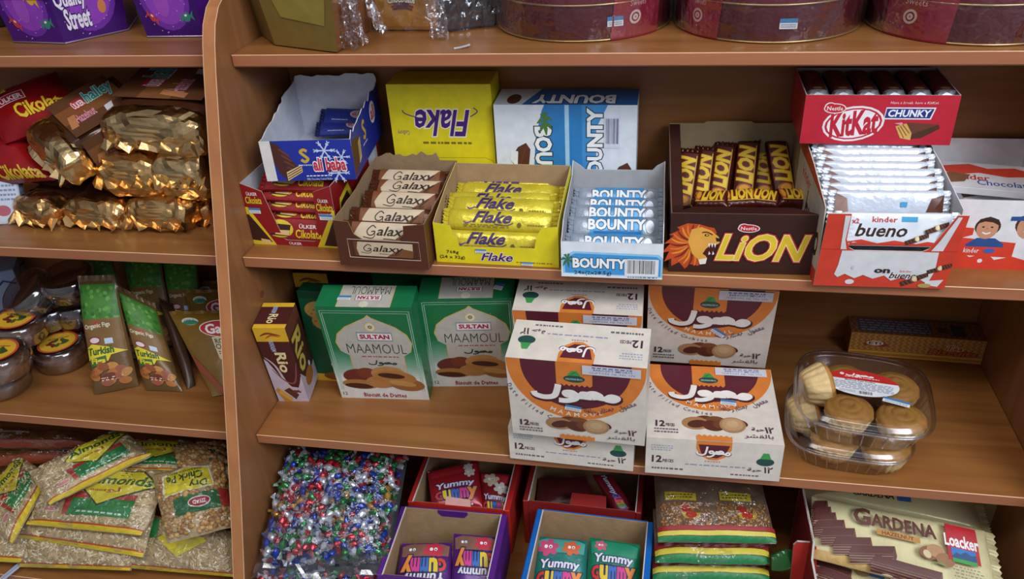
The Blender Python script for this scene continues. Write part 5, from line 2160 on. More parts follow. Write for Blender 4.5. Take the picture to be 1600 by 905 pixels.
def gummy_art(bg, win, blobs, rot=0, yv=.40, gv=.16, white='#e4e2ea'):
    def f(c):
        c.curved = .055
        c.poly([(.06, .76), (.94, .76), (.96, .93), (.8, .97), (.2, .97), (.04, .93)], win)
        for u, v, r, col in blobs:
            k = r * c.w / c.h
            for q in range(6):
                a = q * PI / 3 + .3
                c.ell(u + r * 1.0 * math.cos(a), v + k * .8 * math.sin(a), r * .42, k * .36, col, n=9)
            c.ell(u, v, r, k * .8, col, n=14)
            for q in (-.3, .3):
                c.ell(u + q * r, v + k * .1, r * .24, k * .24, '#f0f0f0', n=8)
                c.ell(u + q * r, v + k * .05, r * .10, k * .12, '#181418', n=8)
        c.text('Yummy', .14, yv, .86, yv + .16, white, .03, rot, .1, edge='#2c2c7a', ew=.05, bend=-.12)
        for i, ch in enumerate('Gummy'):
            u = .10 + .16 * (i if not rot else 4 - i)
            dn = -.05 if ch == 'y' else 0
            lo, hi = (gv + dn, gv + .18) if not rot else (gv, gv + .18 - dn)
            c.text(ch, u, lo, u + .15, hi, LET[(i * 2) % 7], .05, rot, edge='#20204c', ew=.05, res=2)
        c.small(.2, .03, .8, .10, white, 1, 3)
    return f


def soft_bag(label, px, z, art, col, th=.022, grp='gummy candy bags', cat='candy bag', name='gummy_bag', rough=.28, amp=.0025, metal=.15):
    c = [PZ(u, v, zz) for (u, v), zz in zip(px, z)]
    return pillow(name, label, cat, c, th, K(col, rough, metal, .08, 50, .25, 60), art, grp, amp=amp, px=3.2, seed=len(bpy.data.objects) % 17)


pur = gummy_art('#5c2480', '#8a5a4c', [(.66, .86, .14, '#c8344a'), (.25, .86, .12, '#7a5a4a')], 180, .36, .53)
soft_bag('purple gummy bag with upside-down lettering, left in the purple box', [(628, 850), (706, 848), (708, 950), (612, 950)], (.340, .340, .30, .30), rot_a := pur, '#552478')
soft_bag('purple gummy bag with upside-down lettering, standing higher on the right in the purple box', [(709, 834), (781, 840), (784, 945), (704, 945)], (.352, .350, .305, .305), pur, '#5a2482')
soft_bag('teal gummy bag with pink and orange candy creatures, left in the blue box', [(840, 838), (918, 846), (915, 950), (826, 948)], (.345, .345, .30, .30),
         gummy_art('#2c8a80', '#4a9a90', [(.25, .83, .15, '#c84a7a'), (.70, .84, .13, '#d8643a')], 0, .50, .28), '#237a72')
soft_bag('green gummy bag with white lettering, right in the blue box', [(921, 840), (1000, 852), (1000, 955), (914, 950)], (.350, .350, .302, .302),
         gummy_art('#1f8a68', '#218a68', [(.24, .89, .09, '#d0607a')], 0, .62, .40), '#1c8462')
soft_bag('red gummy bag with white popcorn figure shapes, tilted, left in the red box', [(668, 738), (748, 719), (756, 793), (676, 800)], (.362, .366, .33, .33),
         gummy_art('#a8202a', '#a8202a', [(.78, .88, .07, '#d8d0c4'), (.80, .74, .08, '#d8d0c4')], 0, .44, .22), '#a01e26')
soft_bag('red gummy bag with cream popcorn, right in the red box', [(750, 738), (797, 742), (799, 812), (753, 806)], (.36, .36, .32, .32),
         gummy_art('#a8202a', '#a8202a', [(.40, .82, .2, '#d0c09c'), (.72, .64, .18, '#d8d0c4')], 0, .34, .12), '#8f1c22')
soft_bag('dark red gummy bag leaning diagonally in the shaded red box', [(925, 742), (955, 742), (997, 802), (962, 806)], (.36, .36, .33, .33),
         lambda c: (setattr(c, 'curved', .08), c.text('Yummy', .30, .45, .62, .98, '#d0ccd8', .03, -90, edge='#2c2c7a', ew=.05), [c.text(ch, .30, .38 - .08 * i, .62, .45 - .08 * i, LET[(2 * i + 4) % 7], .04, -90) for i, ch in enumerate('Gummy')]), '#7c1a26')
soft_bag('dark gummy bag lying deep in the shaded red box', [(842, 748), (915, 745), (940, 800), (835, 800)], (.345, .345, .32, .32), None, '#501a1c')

# ---- stack of sesame candy bags
def stripes(c, v0=.0, v1=.17):
    h = (v1 - v0) / 3
    n = 12
    c.keep = False
    for k, col in enumerate(('#1f7a44', '#d3bf3c', '#9c2428')):
        for i in range(n):
            c.rect(i / n, v0 + h * k, (i + 1) / n, v0 + h * (k + 1), col)


def sesame(c):
    rd = random.Random(2)
    for a, b in ((.04, .47), (.53, .97)):
        for _ in range(420):
            u, v = rd.uniform(a, b), rd.uniform(.20, .52)
            c.ell(u, v, .008, .010, rd.choice(('#b9854a', '#a06c36', '#c99a5c', '#8a5a2c')), n=5, rot=rd.uniform(0, 180))
        m = a + .22
        c.poly([(a + .04, .56), (a + .32, .55), (a + .32, .66), (a + .04, .69)], '#c9b030')
        c.small(a + .06, .58, a + .30, .66, '#6a5a1c', 2, 2)
        c.ell(m, .43, .045, .05, '#a8281c', n=12)
        c.ell(m + .04, .34, .06, .06, '#b03020', n=14)
        c.poly([(m - .05, .37), (m + .13, .37), (m + .10, .29), (m - .02, .29)], '#b9a03a')
        c.ell(m + .04, .34, .05, .05, '#b83420', n=14)
    stripes(c)


SB = K('#75604f', .35, 0, .2, 40, .2, 60)
sb = [((1022, 742), (1188, 745), (1213, 850), (1028, 848), .415, .385, 'topmost of the stack, with two yellow stickers'),
      ((1020, 795), (1190, 797), (1203, 884), (1024, 880), .375, .357, 'second from the top of the stack'),
      ((1016, 826), (1190, 828), (1203, 912), (1020, 908), .345, .329, 'third from the top of the stack'),
      ((1012, 850), (1190, 850), (1203, 935), (1016, 932), .315, .300, 'lowest of the stack, at the shelf edge')]
for i, (a, b, c_, d_, zb, zf, tx) in enumerate(sb):
    cc_ = [PZ(*a, zb), PZ(*b, zb), PZ(*c_, zf), PZ(*d_, zf)]
    o = pillow('sesame_candy_bag', 'clear sesame candy bag with three-colour striped end, ' + tx, 'candy bag', cc_, .024, SB, sesame if i == 0 else (lambda c: stripes(c, 0, .30)), 'sesame candy bags', px=5.0, amp=.003, seed=i * 3, seal=(0, .05), smat=SMOKE)
    film_over(o, cc_, .024, o.location, .003, i + 20, .003, nu=24, nv=20)
    if i == 1:
        g = G()
        q = Vector(cc_[2]) - o.location
        g.grid(lambda u, v: q + Vector((.032 * u, .012 * u - .03 * (v - .5) * (1 - .5 * u), .006 + .012 * math.sin(3 * v + 2 * u))), 8, 6, K('#2c5a30', .3, .1), False)
        g.build('twisted_corner', o)

# ---- red box of hazelnut wafers
q0, q1 = PZ(1248, 772, .40), PZ(1552, 792, .40)
wl = q1.x - q0.x
rz = math.atan2(q1.y - q0.y, q1.x - q0.x)
e = thing('wafer_display_box', 'worn red and white open box holding pale yellow hazelnut wafer packs', 'display box', (q0.x, q0.y, Z4), (0, 0, rz))
WR, HW = K('#8a1c22', .55, 0, .15, 40), .160
dw = .20
for nm, x, mo, mi_ in (('side_panel', 0, WR, K('#cfcac4', .7)), ('side_panel', wl + .012, K('#b7a98a', .7), KRAFT2)):
    g = G()
    if x == 0:
        g.prism((x, 0, 0), (0, -1, 0), (0, 0, 1), [(0, 0), (dw, 0), (dw, HW - .03), (dw * .62, HW - .028)] + torn((dw * .58, HW), (0, HW + .001), .0015, 8, 2), .003, mo, mo, mi_)
        g.prism((x + .0012, 0, 0), (0, -1, 0), (0, 0, 1), [(0, .001), (dw * .56, .001), (dw * .56, HW + .001), (0, HW + .002)], .0012, K('#cfcac4', .7), K('#cfcac4', .7), K('#cfcac4', .7))
    else:
        g.prism((x, 0, 0), (0, 1, 0), (0, 0, 1), [(-dw, 0), (0, 0), (0, HW + .004), (-dw * .3, HW + .004)] + torn((-dw * .34, HW), (-dw, HW - .035), .003, 9, 4), .003, mo, mi_, KRAFT2)
    g.build(nm, e)
g = G()
g.box((0, 0, 0), (wl + .012, .003, HW), KRAFT2)
g.build('back_panel', e)
g = G()
g.box((0, -dw, 0), (wl + .012, 0, .002), KRAFT2)
g.build('base_panel', e)
g = G()
g.box((0, -dw - .003, 0), (wl + .012, -dw, .05), K('#c2322e', .5))
g.build('front_panel', e)
g = G()
yq = PZ(1256, 849, .405).y
fp = [PY(u, v, yq) - Vector((q0.x, q0.y, Z4)) for u, v in ((1234, 915), (1276, 915), (1276, 856), (1270, 849), (1246, 847), (1240, 852))]
fp = [Matrix.Rotation(-rz, 3, 'Z') @ p for p in fp]
yf = fp[0].y
g.prism((0, yf, 0), (1, 0, 0), (0, 0, 1), [(p.x, p.z) for p in fp], .003, K('#c2322e', .5), K('#c2322e', .5), K('#cfcac4', .7))
g.build('side_flap', e)


def wafer_stick(c, u, v, L_, ang, s=1.0):
    r = c.w / c.h
    ca, sa = math.cos(math.radians(ang)), math.sin(math.radians(ang))
    q = lambda x, y: (u + x * ca - y * sa * 0.6, v + r * (x * sa + y))
    a, t = .045 * s, .058 * s
    c.poly([q(0, 0), q(L_, 0), (q(L_ + .02, a)), q(.03, a)], '#5a2a26')
    c.poly([q(0, 0), q(0, -t), q(L_, -t), q(L_, 0)], '#d3b791')
    for k in range(4):
        c.line([q(0, -t * (.12 + k * .25)), q(L_, -t * (.12 + k * .25))], .0030 * s, '#5a2e2a')
    c.poly([q(L_, 0), q(L_, -t), (q(L_ + .02, a - t)), q(L_ + .02, a)], '#6a3a30')


def gardena(c):
    c.curved = .07
    for i in range(12):
        c.rect(i / 12, 0, (i + 1) / 12, 1, '#d9cf9e')
    for i in range(8):
        c.rect(.0 + i * .09, .0, .09 + i * .09, .14, '#c9a566')
    for j, (u, v, l, a) in enumerate(((.0, .79, .08, 12), (.0, .68, .10, 12), (.0, .57, .13, 14), (.01, .45, .17, 14), (.05, .34, .19, 14), (.12, .24, .21, 14), (.21, .17, .25, 13))):
        wafer_stick(c, u, v, l, a)
    wafer_stick(c, .33, .13, .36, -2)
    c.text('G', .245, .66, .335, .90, '#5c2c22', .035)
    c.text('ARDENA', .345, .67, .70, .85, '#5c2c22', .035)
    c.rect(.37, .55, .61, .635, '#c08a3c')
    c.text('HAZELNUT', .40, .565, .575, .62, '#7a3c1c', .02, res=1)
    c.ell(.65, .44, .05, .095, '#8a5a38')
    c.ell(.69, .49, .05, .095, '#b88a60')
    c.ell(.735, .39, .05, .095, '#9a6a44')
    c.ell(.64, .42, .02, .06, '#d8c29a', rot=30)
    c.poly([(.66, .33), (.75, .29), (.72, .34)], '#7a8a4a')
    c.poly([(.755, .42), (.755, .93), (.925, .93), (.925, .42)], '#b81f2a')
    c.text('Loacker', .745, .62, .925, .78, '#f2ecec', .03)
    c.poly([(.775, .40), (.775, .60), (.905, .60), (.905, .40)], '#2f74c0')
    c.poly([(.775, .48), (.80, .54), (.82, .52), (.85, .57), (.88, .53), (.905, .55), (.905, .44), (.775, .44)], '#274f7a')
    c.rect(.775, .40, .905, .455, '#3c9a4a')
    for k in range(6):
        c.small(.78 - .01 * (k % 2), .32 - .045 * k, .93, .355 - .045 * k, '#8a7a6a', 1, k)


WP = K('#d9cf9e', .3, .1, .04, 40, .25, 40)


def wafer_pack(label, px, z, th, art):
    c = [PZ(u, v, zz) for (u, v), zz in zip(px, z)]
    o = pillow('wafer_pack', label, 'wafer pack', c, th, WP, art, 'hazelnut wafer packs in the red box', amp=.0016, px=7, seed=len(bpy.data.objects) % 13)
    cen = Vector(o.location)
    n = (Vector(c[1]) - Vector(c[0])).cross(Vector(c[0]) - Vector(c[3])).normalized()
    for a, b, s_ in ((c[1], c[2], 1),):
        d_ = (Vector(c[1]) - Vector(c[0])).normalized() * s_
        g = G()
        k = 24
        vs = []
        for i in range(k + 1):
            p = Vector(a).lerp(Vector(b), i / k) - cen
            vs += [p - d_ * .002, p + d_ * (.010 + (.003 if i % 2 else 0)) + n * .001 * math.sin(i * 1.3)]
        g.add(vs, [[2 * i, 2 * i + 1, 2 * i + 3, 2 * i + 2] for i in range(k)], WP)
        g.build('crimped_end', o)
    return o


wafer_pack('pale yellow hazelnut wafer pack with its full face up, topmost in the red box', [(1268, 776), (1538, 831), (1560, 947), (1266, 872)], (.425, .425, .382, .382), .018, gardena)
wafer_pack('pale wafer pack lying behind the topmost one, its edge in shade', [(1272, 764), (1520, 778), (1536, 832), (1264, 776)], (.405, .405, .395, .395), .018,
           lambda c: (setattr(c, 'curved', .07), c.text('GARDENA', .25, .55, .5, .85, '#4a2a22', .02), c.rect(.52, .5, .6, .8, '#3a6ab0')))
wafer_pack('pale wafer pack lying under the topmost one at the front of the red box', [(1264, 866), (1550, 935), (1560, 1010), (1262, 930)], (.352, .352, .33, .33), .018,
           lambda c: (setattr(c, 'curved', .07), wafer_stick(c, .02, .75, .2, -8), wafer_stick(c, .0, .55, .22, -8), c.rect(.33, .75, .42, .95, '#3a6ab0'), c.ell(.3, .8, .04, .1, '#a07a50')))

# ================================================================ left bay, top shelf
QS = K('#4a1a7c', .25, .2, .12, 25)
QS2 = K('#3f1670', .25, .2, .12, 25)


def sweet(c, u, v, s, col, ang=20):
    r = c.w / c.h
    ca, sa = math.cos(math.radians(ang)), math.sin(math.radians(ang))
    q = lambda x, y: (u + s * (x * ca - y * sa), v + s * r * (x * sa + y * ca))
    c.poly([q(-.35, 0), q(-1, .45), q(-.85, .0), q(-1, -.4)], col)
    c.poly([q(.35, 0), q(1, -.45), q(.85, .0), q(1, .4)], col)
    c.ell(*q(0, 0), s * .5, s * r * .42, col, n=14, rot=ang)
    c.ell(*q(-.1, .15), s * .2, s * r * .1, '#f0d8e0', n=8, rot=ang)


def qs_face(word):
    def f(c):
        c.ell(.5, .5, .40, .42, '#6a2a9c')
        c.ell(.5, .5, .32, .34, '#8a3cb4')
        rd = random.Random(3)
        for k in range(26):
            a, r = rd.uniform(0, 6.28), rd.uniform(.2, .48)
            c.ell(.5 + r * math.cos(a), .5 + r * math.sin(a), .008, .008, '#d8a0d8', n=6)
        if word:
            c.text('Quality', .05, .40, .48, .66, '#e4dff0', .03, 0, .1, edge='#34105c', ew=.05)
            c.text('Street', .12, .16, .48, .42, '#e4dff0', .03, 0, .1, edge='#34105c', ew=.05)
            sweet(c, .68, .66, .10, '#c8324a', 30)
            c.ell(.68, .38, .06, .09, '#c87a4a')
            sweet(c, .90, .55, .07, '#6a4a9a', 10)
        else:
            sweet(c, .66, .58, .13, '#d8a83a', -12)
            sweet(c, .80, .26, .12, '#2f7a6a', 8)
            sweet(c, .12, .66, .10, '#c8406a', -10)
            sweet(c, .22, .26, .10, '#b83a3a', -30)
            c.ell(.44, .46, .12, .2, '#9a4ab8')
    return f


def hex_tin(label, cx, cy, r, a0, words):
    e = thing('hexagonal_tin', label, 'tin', (cx, cy, Z1), (0, 0, 0), 'purple sweet tins')
    h, k = .115, 1.13
    g = G()
    B = [Vector((r * math.cos(math.radians(a0 + 60 * i)), r * math.sin(math.radians(a0 + 60 * i)), .0015)) for i in range(6)]
    T_ = [Vector((p.x * k, p.y * k, h)) for p in B]
    for i in range(6):
        j = (i + 1) % 6
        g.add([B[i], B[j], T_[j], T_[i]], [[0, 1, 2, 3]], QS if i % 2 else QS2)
    g.add(B, [[5, 4, 3, 2, 1, 0]], QS2)
    g.add(T_, [[0, 1, 2, 3, 4, 5]], QS)
    for i, wd_ in words.items():
        j = (i + 1) % 6
        a, b, c_, d_ = B[i], B[j], T_[j], T_[i]
        n = (b - a).cross(d_ - a).normalized()
        qs_face(wd_)(Cv(g, lambda u, v, hh, a=a, b=b, c_=c_, d_=d_, n=n: a.lerp(b, u).lerp(d_.lerp(c_, u), v) + n * hh, (b - a).length, h * .62))
    g.build('tin_body', e)
    for z, kk, rr in ((.0018, 1.003, .0013), (h * .60, 1 + .13 * .60 + .004, .0016)):
        g = G()
        g.tube([Vector((B[i % 6].x * kk, B[i % 6].y * kk, z)) for i in range(7)], rr, K('#b9a8c8', .3, .7), 6)
        g.build('rim', e)
    g = G()
    B2 = [Vector((p.x * (1 + .13 * .61) * 1.012, p.y * (1 + .13 * .61) * 1.012, h * .62)) for p in B]
    T2 = [Vector((p.x * k * 1.02, p.y * k * 1.02, h + .002)) for p in B]
    for i in range(6):
        j = (i + 1) % 6
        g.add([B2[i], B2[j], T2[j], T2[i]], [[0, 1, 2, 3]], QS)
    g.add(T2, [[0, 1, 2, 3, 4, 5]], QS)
    g.build('lid', e)
    return e


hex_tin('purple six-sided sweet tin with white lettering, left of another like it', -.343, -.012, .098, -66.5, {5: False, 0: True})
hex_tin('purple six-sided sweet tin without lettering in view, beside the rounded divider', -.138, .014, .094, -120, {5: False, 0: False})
q = PZ(-8, 44, Z1)
e = thing('dark_tin', 'dark green-grey tin cut off by the left edge of the photo', 'tin', (q.x - .03, q.y + .06, Z1))
g = G()
g.lathe([(0, .001), (.068, .001), (.07, .003), (.074, .09), (.074, .12), (0, .121)], 40, K('#262a28', .35, .3))
g.build('tin_body', e)
g = G()
g.tube([(.0745 * math.cos(2 * PI * k / 40), .0745 * math.sin(2 * PI * k / 40), .09) for k in range(41)], .0016, K('#4a4e4a', .35, .5), 6)
g.build('rim', e)

# ================================================================ left bay, second shelf: foil packs
BRW = K('#4a2a18', .16, .15, .15, 30, .15, 40)


def halley(c):
    c.rect(0, 0, 1, 1, '#5c3820')
    c.poly([(0, .35), (1, .3), (1, .7), (0, .72)], '#7c4c28')
    c.text('halley', .50, .50, .96, .86, '#2a8a84', .03, 0, .2, edge='#d8e6e0', ew=.03)
    c.rect(.28, .56, .48, .80, '#a82438')
    c.text('ÜLKER', .29, .59, .47, .77, '#f0dcdc', .03)
    c.text('Hazelnut', .18, .26, .50, .46, '#d88aa0', .02, 0, .1)
    for k in range(4):
        c.line([(.05 + .03 * k, .2), (.12 + .03 * k, .5)], .004, '#b8784a')
    c.poly([(.62, .18), (.74, .2), (.78, .34), (.64, .32)], '#d0ccd0')


def foil_pack(label, u, v, y, w, h, L_, yaw, roll=0.0, seed=0, gold=None, arts=('top',), gw=1.0, wrap=True, tilt=0.0, amp=.15):
    p = PY(u, v, y)
    e = thing('foil_biscuit_pack', label, 'biscuit pack', (p.x, p.y, p.z), (tilt, roll, yaw), 'gold foil biscuit packs')
    g = G()
    n = 20

    def fn(a, t):
        th = 2 * PI * a
        c_, s_ = math.cos(th), math.sin(th)
        k = 1 - .12 * (1 - min(1, t * 5)) + .03 * noise.noise(Vector((c_ * 2, s_ * 2, t * 5 + seed)))
        return (w / 2 * k * math.copysign(abs(c_) ** .45, c_), .02 + (L_ - .02) * t, h / 2 * k * math.copysign(abs(s_) ** .45, s_))
    g.grid(fn, n * 2, 8, BRW, True, True)
    g.add([fn(a / 24, 1) for a in range(24)], [list(range(24))[::-1]], BRW)
    for s_ in arts:
        if s_ == 'topx':
            halley(Cv(g, lambda u_, v_, hh: Vector((-w * .46 + w * .92 * (1 - v_), .03 + (L_ - .04) * u_, h / 2 * 1.03 + hh + .0008)), L_, w))
        if s_ == 'right':
            halley(Cv(g, lambda u_, v_, hh: Vector((w / 2 * 1.03 + hh + .0008, .03 + (L_ - .04) * u_, -h * .44 + h * .88 * v_)), L_, h))
    g.build('wrapper', e)
    g = G()
    crumple(g, (0, .006, -.004), (w * .52 * gw, 0, 0), (0, .030, 0), (0, 0, h * .53), gold or GOLD, seed, amp, 4, .6, .55)
    # flat crimped fin across the end
    vs = []
    for i in range(15):
        t = -1 + 2 * i / 14
        zz = -.006 + .006 * math.sin(i * 1.9 + seed)
        vs += [(w * .47 * gw * t, -.010, zz + .004), (w * .50 * gw * t, -.030 + .004 * math.sin(i * 2.3 + seed), zz - .008 + .004 * (i % 2))]
    g.add(vs, [[2 * i, 2 * i + 1, 2 * i + 3, 2 * i + 2] for i in range(14)], gold or GOLD)
    g.build('foil_end', e)
    return e


YF = -.165
foil_pack('gold-ended biscuit pack at upper right, widest, against the divider', 243, 206, YF - .004, .172, .074, .150, -.10, 0, 3, GOLD, ('topx',), tilt=.24, amp=.17)
foil_pack('gold-ended brown biscuit pack lying askew across the pile with red brand panel on its side', 88, 236, -.175, .115, .072, .14, -.60, .25, 5, GOLD, ('topx', 'right'), gw=1.12, tilt=.30, amp=.17)
foil_pack('gold-ended biscuit pack in the middle row, left of its neighbour', 205, 270, YF, .108, .074, .15, -.05, 0, 8, GOLD2, (), amp=.17)
foil_pack('gold-ended biscuit pack in the middle row, touching the divider', 287, 270, YF, .092, .078, .15, 0, 0, 12, GOLD, (), amp=.17)
foil_pack('gold-ended biscuit pack at lower left of the pile, next to the white leaflet', 64, 328, YF - .008, .096, .058, .15, -.2, 0, 15, GOLD2, ('topx',), amp=.17)
foil_pack('gold-ended biscuit pack second from the left in the bottom row', 152, 331, YF - .010, .112, .058, .15, -.12, 0, 18, GOLD2, (), amp=.17)
foil_pack('gold-ended biscuit pack third from the left in the bottom row', 253, 333, YF - .012, .114, .062, .15, -.03, 0, 21, GOLD2, (), amp=.17)
foil_pack('gold-ended biscuit pack at lower right corner, half behind the divider', 315, 330, YF + .02, .062, .068, .13, -.2, 0, 24, GOLD2, (), amp=.17)


def redpack(c):
    c.curved = .06
    c.rect(.30, .44, .62, .66, '#e0c8c8')
    c.rect(.31, .455, .61, .645, '#a01c28')
    c.text('ÜLKER', .33, .48, .59, .62, '#f0dcdc', .03)
    c.text('Cikolata', .42, .12, .98, .36, '#d8b82a', .03, 0, .1)
    c.text('Cikolata', .02, .74, .46, .92, '#d8b82a', .03, 0, .1)
    for k in range(6):
        c.ell(.34 + .07 * k, .84 + .01 * (k % 2), .02, .03, '#a88ab0', n=8)


RDM = K('#8f1216', .2, .15, .1, 30, .2, 40)
for lb, px, ys, art_, th in (('red chocolate biscuit pack with white brand panel, on top of the pile at left', [(-40, 172), (88, 112), (124, 176), (8, 226)], (-.06, -.03, -.12, -.15), redpack, .05),
                             ('glossy red biscuit pack crushed under the top red one', [(-40, 215), (40, 214), (88, 282), (-40, 292)], (-.11, -.12, -.165, -.165), lambda c: (setattr(c, 'curved', .08), c.text('Cikolata', .45, .05, .95, .3, '#c8a82a', .03, 0, .1)), .05)):
    cc_ = [PY(u, v, y) for (u, v), y in zip(px, ys)]
    pillow('red_biscuit_pack', lb, 'biscuit pack', cc_, th, RDM, art_, 'red biscuit packs', amp=.004, nsc=18, px=3.5, seed=len(lb) % 7)
q = PZ(30, 357, Z2)
e = carton('white_leaflet_box', 'small white box with pale blue print at the left edge of the foil packs', 'box', .055, .03, .075, (q.x - .034, q.y + .012, Z2), (-.25, .12, .45), K('#b9c2d2', .5),
           {'front': lambda c: (c.rect(.05, .05, .95, .95, '#c2cad8'), c.small(.1, .5, .9, .9, '#7a86a8', 4, 2), c.ell(.5, .3, .2, .12, '#b05a6a')), 'right': lambda c: c.small(.1, .1, .9, .9, '#8a94b0', 5, 3)})

# ================================================================ left bay, third shelf
def lblart(c):
    c.ell(.5, .5, .5, .5, '#c2502c', n=30)
    c.ell(.5, .5, .44, .44, '#d9a82c', n=30)
    for k in range(9):
        a = k * 2.4
        c.ell(.5 + .2 * math.cos(a), .46 + .12 * math.sin(a), .10, .06, ('#3a4a20', '#6a2a1c', '#4a5a24')[k % 3], n=9, rot=k * 40)
    c.small(.25, .62, .75, .74, '#8a3a1c', 1, 3)


def tub(label, p, rot=(0, 0, 0), lab=True, s=1.0, lblcol=None, fill='#5a4030'):
    e = thing('clear_tub', label, 'tub', p, rot, 'round clear tubs')
    r = .046 * s
    g = G()
    g.lathe([(0, .001), (r * .86, .001), (r * .95, .006), (r, .022), (r * 1.02, .026)], 40, SMOKE)
    g.build('tub_body', e)
    g = G()
    g.lathe([(0, .003), (r * .84, .003), (r * .93, .010), (r * .95, .024), (r * .6, .028), (0, .029)], 28, K(fill, .5, 0, .35, 120, .5, 150))
    g.build('tub_filling', e)
    g = G()
    g.lathe([(r * 1.04, .024), (r * 1.05, .027), (r * 1.04, .032), (r * .98, .040), (r * .86, .0455), (r * .80, .0440), (0, .0440)], 40, SMOKE)
    g.build('lid', e)
    if lab:
        g = G()
        rr = r * .72
        lblart(Cv(g, lambda u, v, hh: Vector(((u - .5) * 2 * rr, (v - .5) * 2 * rr, .0446 + hh)), 2 * rr, 2 * rr))
        g.build('label', e)
    return e


zt = .0455
for (u, v, z, rot, lab, tx, fl_) in ((90, 535, 0, (0, 0, .5), True, 'lying flat on the shelf in front, orange and yellow label up', '#6a4a34'),
                                    (22, 496, zt + .012, (.04, .05, .3), True, 'on top of others behind the front ones, yellow label tilted', '#6a4a34'),
                                    (18, 512, 0.003, (0, 0, 0), False, 'under the tub with the tilted yellow label', '#4a362a'),
                                    (-8, 548, zt + .002, (0, .06, .2), True, 'at the left photo edge, upper of two stacked', '#7a5c44'),
                                    (-5, 575, 0, (0, 0, 0), False, 'at the left photo edge, lower of two stacked', '#6a5040'),
                                    (112, 500, .002, (.15, .1, .9), True, 'behind the flat front one, half hidden by the fig bag', '#4a2c22'),
                                    (52, 437, zt * 2 + .012, (.45, -.35, 0), False, 'tipped up at the back, its bare lid facing out', '#3a3630'),
                                    (104, 424, zt * 2 + .02, (.12, .0, 0), False, 'dark brown one highest at the back beside the fig bags', '#3a2015'),
                                    (72, 470, zt + .004, (0.1, 0, 0), False, 'beneath the tipped one at the back', '#4a4038'),
                                    (115, 466, zt + .002, (0, 0, 0), False, 'beneath the dark brown one at the back', '#4a3a30')):
    q = PZ(u, v, Z3 + z + .044)
    tub('round clear plastic tub ' + tx, (q.x, q.y, Z3 + z), rot, lab, 1.0, None, fl_)


def figart(c):
    c.curved = .07
    rd = random.Random(5)
    c.rect(.03, .66, .97, .97, '#3f7a2c')
    for k in range(50):
        u, v = rd.uniform(.06, .94), rd.uniform(.64, .95)
        c.ell(u, v, .05, .02, rd.choice(('#4f8a34', '#2f641f', '#5f9a3c', '#386e28')), n=7, rot=rd.uniform(60, 120))
    c.rect(.03, .34, .97, .66, '#7a5a30')
    c.ell(.4, .62, .08, .015, '#a8382c')
    c.text('Organic Figs', .08, .57, .72, .62, '#d8d2b8', .02, 0, .0, ang=4)
    c.ell(.28, .47, .15, .035, '#8a2430')
    c.ell(.28, .47, .12, .024, '#d8c8cc')
    c.rect(.52, .43, .72, .48, '#b8c8dc')
    c.poly([(.06, .30), (.06, .41), (.2, .44), (.62, .40), (.98, .35), (.62, .33), (.5, .26)], '#d8c42c')
    c.text('Turkish', .08, .345, .70, .405, '#2c5a20', .04, 0, .1, ang=2)
    c.poly([(.10, .24), (.10, .31), (.5, .33), (.5, .26)], '#3c6a2c')
    c.text('Figs', .14, .255, .46, .31, '#d8c42c', .04)
    for k in range(16):
        u, v = rd.uniform(.12, .88), rd.uniform(.06, .25)
        c.ell(u, v, .14, .035, rd.choice(('#8a4a24', '#a8662c', '#6a2c1a', '#b8803c', '#94503a')), n=10, rot=rd.uniform(-40, 40))
    c.small(.3, .10, .8, .14, '#d8ccb8', 2, 4)


FB = K('#6a5030', .3, .1, .12, 30, .2, 40)


def stand_bag(name, label, px, ys, art, col, th=.03, grp=None, cat='snack bag', ztop=None):
    c = [PY(px[0][0], px[0][1], ys[0]), PY(px[1][0], px[1][1], ys[1]), PZ(px[2][0], px[2][1], Z3 + ys[2]), PZ(px[3][0], px[3][1], Z3 + ys[2])]
    o = pillow(name, label, cat, c, th, col, art, grp, amp=.003, nsc=20, px=3.0, seed=len(bpy.data.objects) % 19, seal=(.05, 0))
    return o


figs = 'bags of dried figs'
stand_bag('fig_bag', 'green and brown bag of dried figs standing foremost next to the clear tubs', [(122, 440), (180, 438), (217, 603), (147, 617)], (-.19, -.185, .002), figart, FB, .026, figs)
stand_bag('fig_bag', 'green and brown bag of dried figs leaning second from the tubs', [(183, 452), (244, 482), (285, 612), (228, 610)], (-.18, -.175, .002), figart, FB, .026, figs)
stand_bag('fig_bag', 'bag of dried figs behind the foremost one, only its green top showing', [(126, 398), (172, 396), (222, 560), (160, 560)], (-.075, -.075, .01), figart, FB, .018, figs)
stand_bag('fig_bag', 'bag of dried figs farther back in shade, green top and red print', [(192, 404), (250, 402), (275, 540), (222, 540)], (-.06, -.06, .01), figart, FB, .018, figs)
stand_bag('fig_bag', 'bag of dried figs at the back by the chestnut pouches, green top in shade', [(254, 408), (308, 410), (320, 545), (278, 548)], (-.055, -.05, .01), figart, FB, .018, figs)
stand_bag('fig_bag', 'dark bag of dried figs turned edge-on beside the chestnut pouch', [(250, 472), (272, 480), (306, 602), (292, 608)], (-.15, -.135, .002), None, K('#3a2618', .35), .02, figs)


